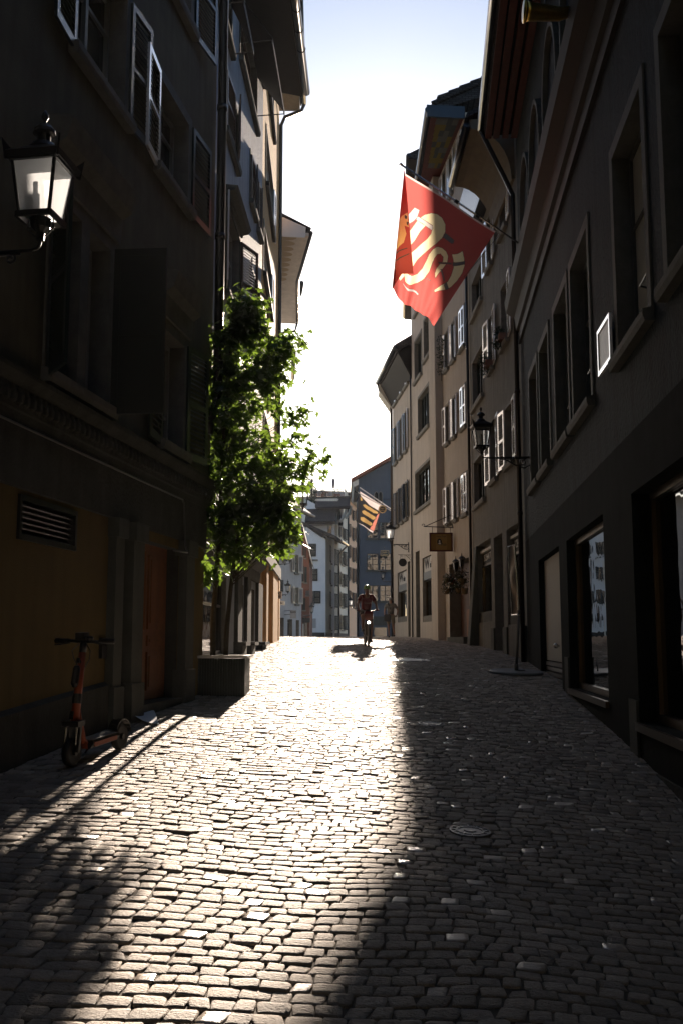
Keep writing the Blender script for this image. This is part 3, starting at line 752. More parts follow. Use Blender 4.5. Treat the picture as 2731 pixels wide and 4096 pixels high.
mb = MB(); mb.prism([(-.02, .01, zs5 - 1.3), (-.02, .64, zs5 - .1), (-.02, .01, zs5 + .3)], (ue - .05, 0, 0)); R5.build(mb, 'eave_soffit', 'dark timber')
mb = MB(); mb.tube([(-.1, .77, zs5 + .15), (ue, .77, zs5 + .15)], .11, 8); R5.build(mb, 'gutter', 'gutter metal', smooth=True)
# boarded eave turning round the corner
c0 = R5.loc(at(1519, 1452, 51.5)); c1 = R5.loc(at(1530, 1580, 55)); 
mb = MB()
for k in range(6):
    a = k / 6; b = (k + 1) / 6 - .02
    w0, w1 = .02 + .7 * a, .02 + .7 * b; h0, h1 = zs5 - 1.35 + 1.0 * a, zs5 - 1.35 + 1.0 * b
    mb.add([(u5e - .1, w0, h0), (u5e - .1, w1, h1), (u5e + 1.1, w1 - .1, h1), (u5e + 1.1, w0 - .1, h0), (u5e - .1, w0, h0 + .1), (u5e - .1, w1, h1 + .1), (u5e + 1.1, w1 - .1, h1 + .1), (u5e + 1.1, w0 - .1, h0 + .1)],
           [(0, 3, 2, 1), (4, 5, 6, 7), (0, 1, 5, 4), (1, 2, 6, 5), (2, 3, 7, 6), (3, 0, 4, 7)])
mb.prism([(u5e - .1, .0, zs5 - 1.3), (u5e - .1, .71, zs5 - .3), (u5e - .1, .71, zs5), (u5e - .1, .0, zs5)], (.1, 0, 0))
R5.build(mb, 'boarded_soffit', 'cream timber')
mb = MB(); mb.tube([(u5e + .15, .74, zs5 + .1), (u5e + .15, .66, zs5 - .3), (u5e + .1, .1, zs5 - .75), (u5e + .1, .06, zs5 - 1.1), (u5e + .1, .06, EYE)], .07, 8); R5.build(mb, 'downpipe', 'copper pipe', smooth=True)
# ---------------------------------------------------------------- left side of the street
L1 = Bld('corner_house', 'dark ochre brown house with oak door, stone cornice and open shutters, nearest on the left', (-DL * math.cos(AL), DL * math.sin(AL)), AL, -1)
e_1 = 15.0
def lw(b, xn, xf, yb, yt): # near px, far px, heights read at the near side
    return (b.u(xn, (yb + yt) / 2), b.u(xf, (yb + yt) / 2), b.hit(xn, yb)[1], b.hit(xn, yt)[1])
zF, zC = H(1.4), H(2.0)
dr = (L1.u(531, 2500), L1.u(650, 2450, -.22), EYE - 1.6, H(1.27), .22)
vent = (L1.u(80, 2060), L1.u(293, 2090), H(.98), H(1.3), .12)
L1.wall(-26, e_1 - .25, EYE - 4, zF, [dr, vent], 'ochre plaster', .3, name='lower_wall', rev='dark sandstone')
mb = MB(); mb.box(-26, e_1 - .3, -.3, .05, zF + .002, zC - .002); L1.build(mb, 'stone_fascia', 'dark sandstone')
wC = (9.15, 10.6, H(2.68), H(4.5), .26); wD = (12.62, 13.5, H(2.68), H(4.2), .26); wC0 = (5.6, 7.2, H(2.68), H(4.5), .26)
wB = (9.5, 10.9, H(6.35), H(7.85), .26); wA = (12.2, 13.48, H(6.35), H(7.6), .26); wA3 = (12.2, 13.48, H(9.2), H(10.9), .26); wB3 = (9.4, 10.9, H(9.2), H(10.9), .26)
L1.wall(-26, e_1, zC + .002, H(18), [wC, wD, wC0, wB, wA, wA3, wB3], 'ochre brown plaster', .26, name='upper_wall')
for r, ln in ((wC, .75), (wD, .75), (wC0, .75), (wB, 0), (wA, 0), (wA3, 0), (wB3, 0)):
    L1.window(r, .26, 2, (.3, .68), frame='cream frame', surround='stone surround', sw=.16, sill='stone surround', lintel=ln, glass='window glass')
mb = MB(); a = (wC[0] + wC[1]) / 2; mb.box(a - .11, a + .11, -.25, .03, wC[2], wC[3]); L1.build(mb, 'stone_mullion', 'stone surround')
G_, S_ = 'green shutter', 'green shutter'
L1.shutter(wC[1] + .1, .62, wC[2] - .1, wC[3] + .05, 86, 'grey green shutter', 'grey green shutter', solid=True, label='solid green shutter swung straight out')
L1.shutter(wC[0] - .1, -.6, wC[2] - .1, wC[3] + .05, 40, G_, S_)
L1.shutter(wD[0] - .1, -.62, wD[2] - .1, wD[3] + .05, 4, 'grey green shutter', 'grey green shutter'); L1.shutter(wD[1] + .1, .62, wD[2] - .1, wD[3] + .05, 12, G_, S_)
L1.shutter(wA[0] - .08, -.66, wA[2] - .1, wA[3] + .05, 6, 'white paint', 'dark green grey shutter', label='shutter with a bright shining frame'); L1.shutter(wA[1] + .16, .78, wA[2] - .1, wA[3] + .05, 4, G_, S_)
L1.shutter(wB[1] + .12, .6, wB[2] - .1, wB[3] + .05, 5, G_, S_); L1.shutter(wB[0] - .1, -.6, wB[2] - .1, wB[3] + .05, 5, G_, S_)
L1.shutter(wA3[1] + .16, .78, wA3[2] - .1, wA3[3] + .05, 8, G_, S_); L1.shutter(wA3[0] - .1, -.7, wA3[2] - .1, wA3[3] + .05, 8, G_, S_)
# carved cornice above the ground floor
mb = MB(); x0 = -26
mb.prism([(x0, -.2, zC), (x0, .05, zC), (x0, .06, zC + .08), (x0, .07, zC + .1), (x0, .07, zC + .32), (x0, .11, zC + .36), (x0, .145, zC + .41), (x0, .15, zC + .45), (x0, -.2, zC + .48)], (26 + e_1 + .1, 0, 0))
for k in range(130):
    x = -2 + k * .13
    mb.lathe([(.001, -.08), (.045, -.05), (.05, .02), (.02, .09)], (x, .075, zC + .21), 6)
L1.build(mb, 'carved_cornice', 'dark sandstone')
mb = MB()
gl1 = ground(L1.W(12, 0, 0).x, 12)
def gl(u): p = L1.W(u, 0, 0); return ground(p.x, p.y)
for xa, xb, w_ in ((L1.u(425, 2500), L1.u(459, 2500), .1), (L1.u(485, 2500), L1.u(529, 2500), .14), (dr[1] + .02, L1.u(744, 2500), .12)):
    mb.box(xa, xb, -.05, w_, EYE - 3, zF - .1); mb.box(xa - .03, xb + .03, -.05, w_ + .03, EYE - 3, gl(xa) + .45); mb.box(xa - .03, xb + .03, -.05, w_ + .04, zF - .22, zF)
L1.build(mb, 'stone_pilaster', 'grey sandstone')
mb = MB()
for a, b in ((-26, L1.u(420, 2700)),): 
    us = np.linspace(0, b, 9)
    mb.box(-26, 0, -.01, .07, EYE - 4, gl(0) + .5)
    for p, q in zip(us[:-1], us[1:]): mb.add([(p, .07, EYE - 4), (q, .07, EYE - 4), (q, .07, gl(q) + .48), (p, .07, gl(p) + .48), (p, -.01, gl(p) + .52), (q, -.01, gl(q) + .52)], [(0, 1, 2, 3), (3, 2, 5, 4)])
L1.build(mb, 'plinth', 'dark sandstone')
# oak double door
a, b, c, d = dr[:4]; c = gl((a + b) / 2) + .12
mb = MB(); mb.box(a, b, -.22, -.17, c, d); D_ = L1.build(mb, 'door', 'oak')
for k in range(2):
    x0 = a + (b - a) * k / 2 + .04; x1 = a + (b - a) * (k + 1) / 2 - .04
    mb = MB()
    for z0, z1 in ((c + .12, c + .62), (c + .7, c + .84)): mb.box(x0 + .06, x1 - .06, -.17, -.145, z0, z1); mb.box(x0 + .11, x1 - .11, -.145, -.13, z0 + .05, z1 - .05)
    L1.build(mb, 'door_panel', 'oak', D_)
    if k == 0:
        mb = MB(); mb.box(x0 + .1, x1 - .08, -.172, -.16, c + .92, d - .14); L1.build(mb, 'pane', 'shop glass', D_)
        mb = MB(); mb.tube([(x0 + .08, -.15, c + .9), (x1 - .05, -.15, c + .9), (x1 - .05, -.15, d - .1), (x0 + .08, -.15, d - .1)], .025, 6, closed=True); L1.build(mb, 'moulding', 'oak', D_)
    else:
        mb = MB(); mb.box(x0 + .06, x1 - .06, -.17, -.145, c + .92, d - .14); mb.box(x0 + .11, x1 - .11, -.145, -.13, c + 1, d - .2); L1.build(mb, 'door_panel', 'oak', D_)
mb = MB(); mb.box(a + .01, b - .01, -.21, .1, EYE - 2, c - .01); L1.build(mb, 'doorstep', 'grey sandstone')
mb = MB(); a, b, c, d = vent[:4]
mb.box(a - .05, a, -.05, .03, c - .05, d + .05); mb.box(b, b + .05, -.05, .03, c - .05, d + .05); mb.box(a, b, -.05, .03, c - .05, c); mb.box(a, b, -.05, .03, d, d + .05)
for k in range(6):
    z = c + (d - c) * (k + .5) / 6; mb.obox(((a + b) / 2, -.04, z), ((b - a) / 2, 0, 0), (0, .035, -.02), (0, .003, .005))
L1.build(mb, 'vent_grille', 'black plastic')
# conduit clipped under the cornice, dropping over the door
pts = [(-3, .075, zC - .04), (L1.u(712, 1985), .075, zC - .04), (L1.u(717, 2000), .075, zC - .09), (L1.u(717, 2100), .1, H(1.32)), (L1.u(713, 2150), .14, H(1.22)), (L1.u(650, 2165), .16, H(1.19))]
mb = MB(); mb.tube(pts, .012, 6); L1.build(mb, 'conduit', 'dull steel', smooth=True)
mb = MB(); a = L1.u(404, 2620); mb.box(a - .06, a + .08, 0, .04, H(-.2), H(.03)); L1.build(mb, 'letter_box', 'black plastic')
mb = MB(); a = L1.u(770, 2040); mb.box(a - .1, a + .1, 0, .02, H(1.75), H(2.02)); L1.build(mb, 'house_number', 'sign black')
# roof and downpipe
mb = MB(); mb.prism([(-26, -2, H(18)), (-26, 1.0, H(17.95)), (-26, 1.05, H(18.2)), (-26, -6, H(22))], (26 + e_1 - .2, 0, 0)); L1.build(mb, 'roof', 'roof tile')
mb = MB(); mb.box(-24, -18, -3, 16, EYE - 4, H(17)); L1.build(mb, 'rear_wing', 'ochre brown plaster')  # unseen block across the street behind the camera, added to keep the shade dark
xp, wp = e_1 - .1, .13
mb = MB(); mb.tube([(xp, .9, H(17.9)), (xp, wp, H(17.2)), (xp, wp, H(3.9)), (xp, wp - .02, H(3.7)), (xp - .1, wp - .08, H(3.45)), (xp - .12, .02, H(3.2))], .075, 10)
for z in (11.2, 8.6, 6.4, 4.6): mb.tube([(xp, wp, H(z)), (xp, wp, H(z) + .1)], .09, 10)
L1.build(mb, 'downpipe', 'copper pipe', smooth=True)

# L2: blue grey house with a wide eave
L2 = Bld('grazed_house', 'weathered blue grey house with brown louvre shutters under a wide dark eave', (-2.58, 14.9), R(1.7), -1)
u2e = L2.u(1042, 1500)
W2 = [lw(L2, 902, 950, 515, 275), lw(L2, 1001, 1020, 800, 615), lw(L2, 1030, 1041, 915, 725), lw(L2, 905, 958, 1165, 800), lw(L2, 876, 928, 5, -250), lw(L2, 962, 1030, 235, -60), lw(L2, 1000, 1030, 1330, 1060), lw(L2, 905, 950, 1800, 1480)]
sh2 = [(L2.u(812, 2400), L2.u(905, 2400), ground(-2.5, 16.5) + .45, H(1.3), .15), (L2.u(958, 2400), L2.u(975, 2400), ground(-2.3, 20) + .45, H(1.3), .2), (L2.u(992, 2400), L2.u(1018, 2400), ground(-2.3, 21) + .45, H(1.3), .2)]
L2.wall(-.6, u2e, EYE - 3, H(15.55), W2 + sh2, 'blue grey plaster', .22)
for i, r in enumerate(W2):
    L2.window(r, .22, 2, (.65,), frame='brown shutter' if i in (4, 5) else 'cream frame', surround='grey sandstone', sw=.12, sill='grey sandstone', lintel=.3 if i == 3 else 0, glass='window glass')
bs = 'brown shutter'
for i in (0, 1, 2):
    r = W2[i]; h_ = (r[1] - r[0]) / 2
    L2.shutter(r[0] - .03, h_ + .02, r[2], r[3], 3, bs, bs); L2.shutter(r[1] + .03, -h_ - .02, r[2], r[3], 10, bs, bs)
L2.shutter(W2[3][0] - .05, -.55, W2[3][2], W2[3][3], 10, 'white paint', 'green shutter'); L2.shutter(W2[3][1] + .08, .8, W2[3][2], W2[3][3], 22, bs, bs)
L2.shutter(W2[6][1] + .05, .8, W2[6][2], W2[6][3], 12, bs, bs); L2.shutter(W2[6][0] - .05, -.6, W2[6][2], W2[6][3], 8, bs, bs); L2.shutter(W2[7][0] - .05, -.55, W2[7][2], W2[7][3], 10, bs, bs)
for r in sh2:
    f = L2.window(r, r[4], 1, (.62,), frame='dark frame', glass='shop glass', sill=None, fw=.07, name='shop_window')
for x0, x1 in ((938, 955), (976, 991), (1022, 1039)):
    a, b = L2.u(x0, 2450), L2.u(x1, 2450); g_ = ground(-2.2, 20)
    mb = MB(); mb.box(a, b, -.02, .09, EYE - 2, H(1.5)); mb.box(a - .03, b + .03, -.02, .2, EYE - 2, g_ + .42); mb.box(a - .05, b + .05, -.02, .28, g_ + .421, g_ + .5); L2.build(mb, 'stone_pilaster', 'dark sandstone')
mb = MB(); mb.box(-.5, u2e - .4, -.02, .07, EYE - 2, ground(-2.4, 18) + .36); L2.build(mb, 'plinth', 'dark sandstone')
mb = MB(); mb.prism([(-.6, -.02, H(1.5)), (-.6, .1, H(1.5)), (-.6, .12, H(1.75)), (-.6, .28, H(1.9)), (-.6, .3, H(2.0)), (-.6, -.02, H(2.08))], (u2e + .1, 0, 0)); L2.build(mb, 'shop_cornice', 'dark sandstone')
# drop-arm awnings
for i, drop in ((5, .75), (4, .5)):
    r = W2[i]; zt = r[3] - .3; zb_ = zt - 1.0
    mb = MB(); mb.prism([(r[0], .03, zt), (r[0], drop, zb_), (r[0], drop, zb_ - .14), (r[0], drop + .02, zb_ - .14), (r[0], drop + .02, zb_ + .02), (r[0], .03, zt + .03)], (r[1] - r[0], 0, 0))
    aw = L2.build(mb, 'awning', 'awning dark')
    for x in (r[0] + .02, r[1] - .02): mb = MB(); mb.tube([(x, .0, zb_ - .1), (x, drop, zb_ - .05)], .014, 6); L2.build(mb, 'arm', 'black iron', aw)
zs = H(15.5); ov = 1.12
mb = MB(); mb.prism([(-.6, -.3, zs + .25), (-.6, ov, zs - .12), (-.6, ov + .06, zs + .18), (-.6, -4, zs + 3.2)], (u2e + .55, 0, 0)); L2.build(mb, 'roof', 'roof tile')
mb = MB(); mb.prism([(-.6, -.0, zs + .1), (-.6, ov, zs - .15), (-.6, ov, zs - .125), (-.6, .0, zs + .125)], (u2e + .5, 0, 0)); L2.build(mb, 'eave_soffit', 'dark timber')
mb = MB(); mb.tube([(-.6, ov + .12, zs + .0), (u2e - .05, ov + .12, zs + .0)], .105, 10)
for k in range(12): mb.tube([(.3 + k * .85, ov + .12, zs), (.34 + k * .85, ov + .12, zs)], .118, 10)
L2.build(mb, 'gutter', 'gutter metal', smooth=True)

# L3: warm ochre house catching the sun
Q = L2.W(u2e, -.0, 0)
L3 = Bld('sunlit_house', 'tall warm ochre house whose pilasters catch the sun, long dark downpipe on its far corner', (Q.x, Q.y), R(-1.0), -1)
u3 = L3.u(1108, 1800)
W3 = [lw(L3, 1074, 1097, 360, 60), lw(L3, 1064, 1094, 735, 500), lw(L3, 1054, 1086, 1090, 880), lw(L3, 1054, 1084, 1500, 1280), lw(L3, 1054, 1084, 1850, 1640)]
L3.wall(0, u3, EYE - 2, H(20.6), W3, 'warm ochre plaster', .15)
for r in W3: L3.window(r, .15, 3, (.6,), frame='pale blind', surround='stone surround', sw=.08, sill='dark timber', glass='old glass')
for i in (1, 2, 3): L3.shutter(W3[i][1] + .04, .5, W3[i][2], W3[i][3], 4, 'white paint', 'white paint')
for x0, x1, w_ in ((1047, 1055, .14), (1073, 1094, .16), (1103, 1108, .12)):
    mb = MB(); mb.box(L3.u(x0, 2450) + .03, L3.u(x1, 2450), -.02, w_, EYE - 2, H(2.2)); L3.build(mb, 'pilaster', 'warm ochre plaster')
mb = MB(); mb.box(-.02, u3, -.02, .2, H(2.202), H(2.6)); L3.build(mb, 'shop_cornice', 'dark timber')
mb = MB(); mb.prism([(.0, -2, H(21.3)), (.0, .85, H(20.7)), (.0, .9, H(21.0)), (.0, -4, H(23.7))], (u3, 0, 0)); L3.build(mb, 'roof', 'roof tile')
mb = MB(); mb.box(.02, u3 - .05, .0, .8, H(20.45), H(20.68)); L3.build(mb, 'eave_soffit', 'cream timber')
mb = MB(); mb.tube([(0, .95, H(20.8)), (u3, .95, H(20.8))], .1, 8); L3.build(mb, 'gutter', 'gutter metal', smooth=True)
mb = MB(); mb.tube([(u3 - .1, .95, H(20.7)), (u3 - .1, .85, H(20.45)), (u3 - .05, .2, H(20.2)), (u3 + .02, .06, H(19.9)), (u3 + .02, .06, H(5)), (u3 + .02, .06, EYE + 2.4)], .07, 8); L3.build(mb, 'downpipe', 'copper pipe', smooth=True)

# L4, L5: houses round the bend of which only the eaves show
L4 = Bld('scalloped_eave_house', 'house with white painted scalloped eave standing out beyond the downpipe', (-2.5, 36.5), R(-7), -1)
L4.wall(0, 14, EYE - 2, H(15.7), [], 'white plaster')
e0, e1_, e2 = at(1236, 870, 37.5), at(1183, 1082, 42.6), at(1185, 1262, 48.5)
def lp(P, z=None): q = L4.loc(P); return (q[0], q[1], z if z is not None else q[2])
zq = H(15.8)
mb = MB(); o_ = [lp(e0, zq), lp(e1_, zq), lp(e2, zq)]
inn = [(o_[0][0], -.2, zq), (o_[1][0], -.2, zq), (o_[2][0], -.2, zq)]
for i in range(2):
    a, b, c, d = inn[i], o_[i], o_[i + 1], inn[i + 1]
    vs = [a, b, c, d] + [(p[0], p[1], p[2] + .12) for p in (a, b, c, d)]
    mb.add(vs, [(0, 1, 2, 3), (4, 7, 6, 5), (0, 4, 5, 1), (1, 5, 6, 2), (2, 6, 7, 3), (3, 7, 4, 0)])
sf = L4.build(mb, 'eave_soffit', 'white soffit')
mb = MB()
for i in range(2):
    n = 9
    for k in range(n):
        t_ = (k + .5) / n; p = [o_[i][j] + (o_[i + 1][j] - o_[i][j]) * t_ for j in range(3)]; dd = abs(o_[i + 1][0] - o_[i][0]) / n * .5
        w0 = max(.05, p[1] * (.15 if i else .3)); wr = p[1] * .36
        pts = [(p[0] + dd * math.cos(a), w0 + wr * max(0, math.sin(a)), zq - .004) for a in np.linspace(0, math.pi, 9)]
        mb.poly(pts + [(p[0] - dd, w0 - .2, zq - .004), (p[0] + dd, w0 - .2, zq - .004)])
L4.build(mb, 'scallops', 'ochre scallop', sf)
mb = MB(); mb.tube([(p[0], p[1] + .08, zq + .12) for p in o_], .09, 8); mb.tube([(o_[2][0], o_[2][1] + .05, zq + .05), (o_[2][0] + .1, o_[2][1] - .05, zq - .35), (o_[2][0] + .1, .3, zq - .6)], .06, 8); L4.build(mb, 'gutter', 'gutter metal', smooth=True)
mb = MB(); mb.prism([(o_[0][0] - .06, -.2, zq - .1), (o_[0][0] - .06, o_[0][1] - .15, zq - .1), (o_[0][0] - .06, o_[0][1] - .12, zq + .32), (o_[0][0] - .06, -.2, zq + .9)], (.05, 0, 0)); L4.build(mb, 'gable_board', 'white plaster')
mb = MB(); mb.add([(o_[0][0], o_[0][1] + .1, zq + .33), (o_[1][0], o_[1][1] + .1, zq + .3), (o_[2][0], o_[2][1] + .1, zq + .3), (o_[2][0], -4, zq + 2.6), (o_[0][0] - .08, -4, zq + 2.9), (o_[0][0] - .08, o_[0][1] - .1, zq + .36)], [(0, 1, 2, 3, 4, 5)]); L4.build(mb, 'roof', 'roof tile')
L5 = Bld('hidden_eave_house', 'far left house showing only a tiled gutter edge beyond the scalloped eave', (-3.9, 48), R(-9), -1)
L5.wall(0, 10, EYE - 2, H(18), [], 'white plaster')
mb = MB(); a, b = L5.loc(at(1207, 1090, 50)), L5.loc(at(1192, 1190, 53.8)); zz = H(18.5)
mb.tube([(a[0], a[1], zz), (b[0], b[1], zz)], .12, 8); mb.tube([(a[0] - .2, a[1] - .4, zz + .15), (b[0], b[1] - .4, zz + .15)], .16, 8); L5.build(mb, 'gutter', 'gutter metal', smooth=True)
mb = MB(); mb.box(.2, 7, -.1, L5.loc(at(1160, 1320, 46.5))[1], H(14.5), H(14.7)); L5.build(mb, 'lower_eave', 'white soffit')
mb = MB(); a, b = L5.loc(at(1176, 1390, 49.5)), L5.loc(at(1172, 1500, 54.5)); mb.tube([(a[0], a[1], H(14.6)), (b[0], b[1], H(14.6))], .12, 8); L5.build(mb, 'lower_gutter', 'gutter metal', smooth=True)
mb = MB(); mb.add([(0, .5, H(18.7)), (8, .2, H(18.7)), (8, -4, H(21)), (0, -4, H(21))], [(0, 1, 2, 3)]); L5.build(mb, 'roof', 'roof tile')
# ---------------------------------------------------------------- houses beyond the crest, 60 to 130 m away
def dark_pair(b, r, fr='far shutter', sill=True, n=2, sh=.33):
    """window with shutters folded to both sides, all inside the span r"""
    a, c = r[0], r[1]; w_ = (c - a) * sh
    b.window((a + w_, c - w_, r[2], r[3]), .12, n, (.6,), frame='cream frame', glass='far glass', sill='stone surround' if sill else None, sw=.05, fw=.05)
    if sh > .05:
        b.shutter(a + w_, -w_, r[2], r[3], 6, fr, fr, w=.03, mid=False); b.shutter(c - w_, w_, r[2], r[3], 6, fr, fr, w=.03, mid=False)
def hole(b, r, sh=.33):
    w_ = (r[1] - r[0]) * sh; return (r[0] + w_, r[1] - w_, r[2], r[3], .12)
pg = at(1207, 2300, 72)
GY = Bld('grey_lamp_house', 'stained pale grey house behind the two hanging lanterns, far left', (pg.x - 18 * math.tan(R(14)), 54), R(14), -1)
eg = 18 / math.cos(R(14))
rs = [lw(GY, 1160, 1206, 2160, 2090), lw(GY, 1124, 1146, 2240, 2178), lw(GY, 1163, 1206, 2285, 2212), lw(GY, 1110, 1130, 2364, 2316), lw(GY, 1165, 1206, 2412, 2345)]
ds = [lw(GY, 1151, 1170, 2546, 2476), lw(GY, 1184, 1197, 2546, 2480), lw(GY, 1114, 1136, 2546, 2470)]
GY.wall(0, eg, EYE - 1, H(9.0), [hole(GY, r) for r in rs] + [d + (.3,) for d in ds], 'pale grey plaster', .12)
for i, r in enumerate(rs): dark_pair(GY, r, 'louvre grey' if i in (2, 4) else 'far shutter')
for r in ds: GY.window(r, .3, 2, (.8,), frame='dark frame', glass='shop glass', sill=None)
mb = MB(); mb.prism([(0, -4, H(12.5)), (0, .6, H(8.9)), (0, .7, H(9.1)), (0, -4, H(12.9))], (eg + .6, 0, 0)); GY.build(mb, 'roof', 'roof tile')
mb = MB(); mb.tube([(0, .78, H(9.0)), (eg + .6, .78, H(9.0))], .1, 8); GY.build(mb, 'gutter', 'gutter metal')
mb = MB(); c = GY.u(1222, 2040); mb.box(eg - .5, eg + .2, -1.6, -.9, H(9.2), H(11.2)); GY.build(mb, 'chimney', 'white plaster')

def gable(name, label, pts, Y, m, depth=8):
    """wall facing the camera: outline given where it meets the plane y = Y"""
    b = Bld(name, label, (at(pts[0][0], 2300, Y).x, Y), R(90), -1)
    P = [b.loc(at(px, py, Y)) for px, py in pts]
    mb = MB(); mb.prism([(p[0], 0, p[2]) for p in P], (0, -depth, 0)); b.build(mb, 'wall', m)
    return b
def verge(b, pts, Y, m='dark timber', over=.4, th=.3, depth=8, name='roof'):
    P = [b.loc(at(px, py, Y)) for px, py in pts]; mb = MB()
    for p, q in zip(P[:-1], P[1:]):
        mb.prism([(p[0], over, p[2]), (q[0], over, q[2]), (q[0], over, q[2] + th), (p[0], over, p[2] + th)], (0, -depth, 0))
    return b.build(mb, name, m)
RD = gable('red_house', 'narrow red house with a steep dark verge, between the grey house and the white gable', [(1206, 2560), (1238, 2560), (1238, 2225), (1206, 2098)], 75, 'red plaster')
verge(RD, [(1204, 2084), (1248, 2258)], 75, 'dark timber', .7, .12)
for x0, x1, yb, yt in ((1211, 1217, 2222, 2178), (1219, 1224, 2232, 2192), (1208, 1216, 2326, 2264), (1218, 1228, 2330, 2268), (1210, 1222, 2440, 2392)):
    r = RD.rect(x0, yb, x1, yt); mb = MB(); mb.box(r[0], r[1], .002, .06, r[2], r[3]); f = RD.build(mb, 'window', 'far shutter')
    mb = MB(); mb.box(r[0] - .06, r[1] + .06, .002, .1, r[2] - .1, r[2] - .002); RD.build(mb, 'sill', 'stone surround', f)
r = RD.rect(1212, 2546, 1230, 2480); mb = MB(); mb.box(r[0], r[1], .002, .05, r[2], r[3]); RD.build(mb, 'shop_window', 'shop glass')
r = RD.rect(1210, 2490, 1240, 2472); mb = MB(); mb.box(r[0], r[1], .01, .2, r[2], r[3]); RD.build(mb, 'sign_board', 'sign black')
r = RD.rect(1210, 2546, 1216, 2495); mb = MB(); mb.box(r[0], r[1], .01, .08, r[2], r[3]); RD.build(mb, 'stone_pier', 'sign white')
r = RD.rect(1223, 2388, 1238, 2366); mb = MB(); mb.prism([(r[0], .01, r[3]), (r[0], .6, r[2]), (r[0], .6, r[2] + .05), (r[0], .01, r[3] + .08)], (r[1] - r[0], 0, 0)); RD.build(mb, 'porch_roof', 'dull steel')
WH = gable('white_gable_house', 'white gable wall with three large dark shutters and a dark sloping verge', [(1226, 2560), (1302, 2560), (1302, 2160), (1226, 2107)], 100, 'white plaster', 10)
verge(WH, [(1222, 2098), (1304, 2157)], 100, 'roof tile', .4, .25, 10)
for x0, x1, yb, yt in ((1242, 1265, 2226, 2175), (1242, 1271, 2324, 2275), (1255, 1283, 2414, 2364)):
    r = WH.rect(x0, yb, x1, yt); mb = MB(); mb.box(r[0] - .5, r[0] - .02, .002, .05, r[2], r[3]); f = WH.build(mb, 'window', 'window glass')
    mb = MB(); mb.box(r[0] - .6, r[0] + .1, .002, .14, r[2] - .14, r[2] - .004); WH.build(mb, 'sill', 'stone surround', f)
    WH.shutter(r[0], r[1] - r[0], r[2], r[3], 3, 'far shutter', 'far shutter', w=.04)
r = WH.rect(1240, 2244, 1272, 2238); mb = MB(); mb.box(r[0], r[1], .002, .2, r[2], r[3]); WH.build(mb, 'ledge', 'stone surround')
r = WH.rect(1228, 2548, 1302, 2530); mb = MB(); mb.box(r[0], r[1] - .05, .002, .1, r[2], r[3]); WH.build(mb, 'plinth', 'dark sandstone')
r = WH.rect(1256, 2543, 1292, 2532); mb = MB(); mb.box(r[0], r[1], .102, .13, r[2], r[3]); WH.build(mb, 'wall_sign', 'sign black')
r = WH.rect(1246, 2512, 1264, 2474); mb = MB(); mb.box(r[0], r[1], .05, .12, r[2], r[3]); WH.build(mb, 'notice_board', 'pale grey plaster')
pb = at(1302, 2300, 100); AB = R(8.4)
BG = Bld('cream_house', 'cream house with grey green shutters in pairs, joined to the white gable', (pb.x, 100), AB, -1)
ub = BG.u(1389, 2300); um = BG.u(1350, 2300)
rows = [((2246, 2180), (2250, 2192)), ((2334, 2278), (2336, 2286)), ((2424, 2366), (2424, 2366)), ((2518, 2458), (2518, 2458))]
rb = []
for (a, b), (c, d) in rows:
    rb.append(lw(BG, 1311, 1348, a, b)); rb.append(lw(BG, 1353, 1386, c, d))
BG.wall(.02, um, EYE - 1, BG.hit(1330, 2166)[1], [hole(BG, r) for r in rb if r[0] < um - .5], 'cream plaster', .12)
rb2 = [lw(BG, 1353, 1362, 2140, 2095), lw(BG, 1366, 1384, 2150, 2105)]
BG.wall(um + .005, ub, EYE - 1, BG.hit(1370, 2012)[1], [hole(BG, r) for r in rb + rb2 if r[0] > um - .5], 'cream plaster', .12)
for r in rb + rb2: dark_pair(BG, r, 'far shutter')
zt = BG.hit(1330, 2166)[1]
mb = MB(); mb.prism([(-.4, -3, zt + 1.6), (-.4, .9, zt - .1), (-.4, .95, zt + .15), (-.4, -3, zt + 1.9)], (um + 1.2, 0, 0)); BG.build(mb, 'pent_roof', 'roof tile')
mb = MB(); mb.tube([(-.4, 1.0, zt), (um + .8, 1.0, zt)], .12, 8); mb.tube([(um + .6, .95, zt - .1), (um + .3, .1, zt - 1), (um + .3, .1, EYE)], .1, 8); BG.build(mb, 'gutter', 'gutter metal', smooth=True)
mb = MB(); mb.box(.02, ub, .0, .12, EYE - .5, BG.hit(1320, 2531)[1]); BG.build(mb, 'plinth', 'dark sandstone')
pp = BG.W(ub, 0, 0)
PC = Bld('peach_house', 'sunny peach house with brown shutters, between the cream house and the blue house', (pp.x, pp.y), AB, -1)
up_ = PC.u(1440, 2300); rp = []
for (a, b), (c, d) in (((2140, 2090), (2155, 2105)), ((2225, 2176), (2240, 2186)), ((2315, 2265), (2325, 2270)), ((2410, 2360), (2424, 2368)), ((2050, 2035), (2072, 2035))):
    rp.append(lw(PC, 1391, 1400, a, b)); rp.append(lw(PC, 1405, 1416, c, d)); rp.append(lw(PC, 1419, 1431, c + 4, d + 3))
ztp = PC.hit(1398, 1992)[1]
PC.wall(.02, up_, EYE - 1, ztp, [hole(PC, r, .3) for r in rp], 'peach plaster', .12)
for r in rp: dark_pair(PC, r, 'far brown shutter', sh=.3)
mb = MB(); mb.prism([(-.3, -4, ztp + .4), (-.3, .7, ztp), (-.3, .8, ztp + .35), (-.3, -4, ztp + .7)], (up_ + .6, 0, 0)); PC.build(mb, 'roof', 'roof tile')
mb = MB(); mb.box(-.2, up_, .0, .5, ztp - .35, ztp - .01); PC.build(mb, 'cornice', 'cream timber')
mb = MB(); mb.tube([(.05, .1, ztp), (.05, .1, EYE)], .1, 6); PC.build(mb, 'downpipe', 'gutter metal')

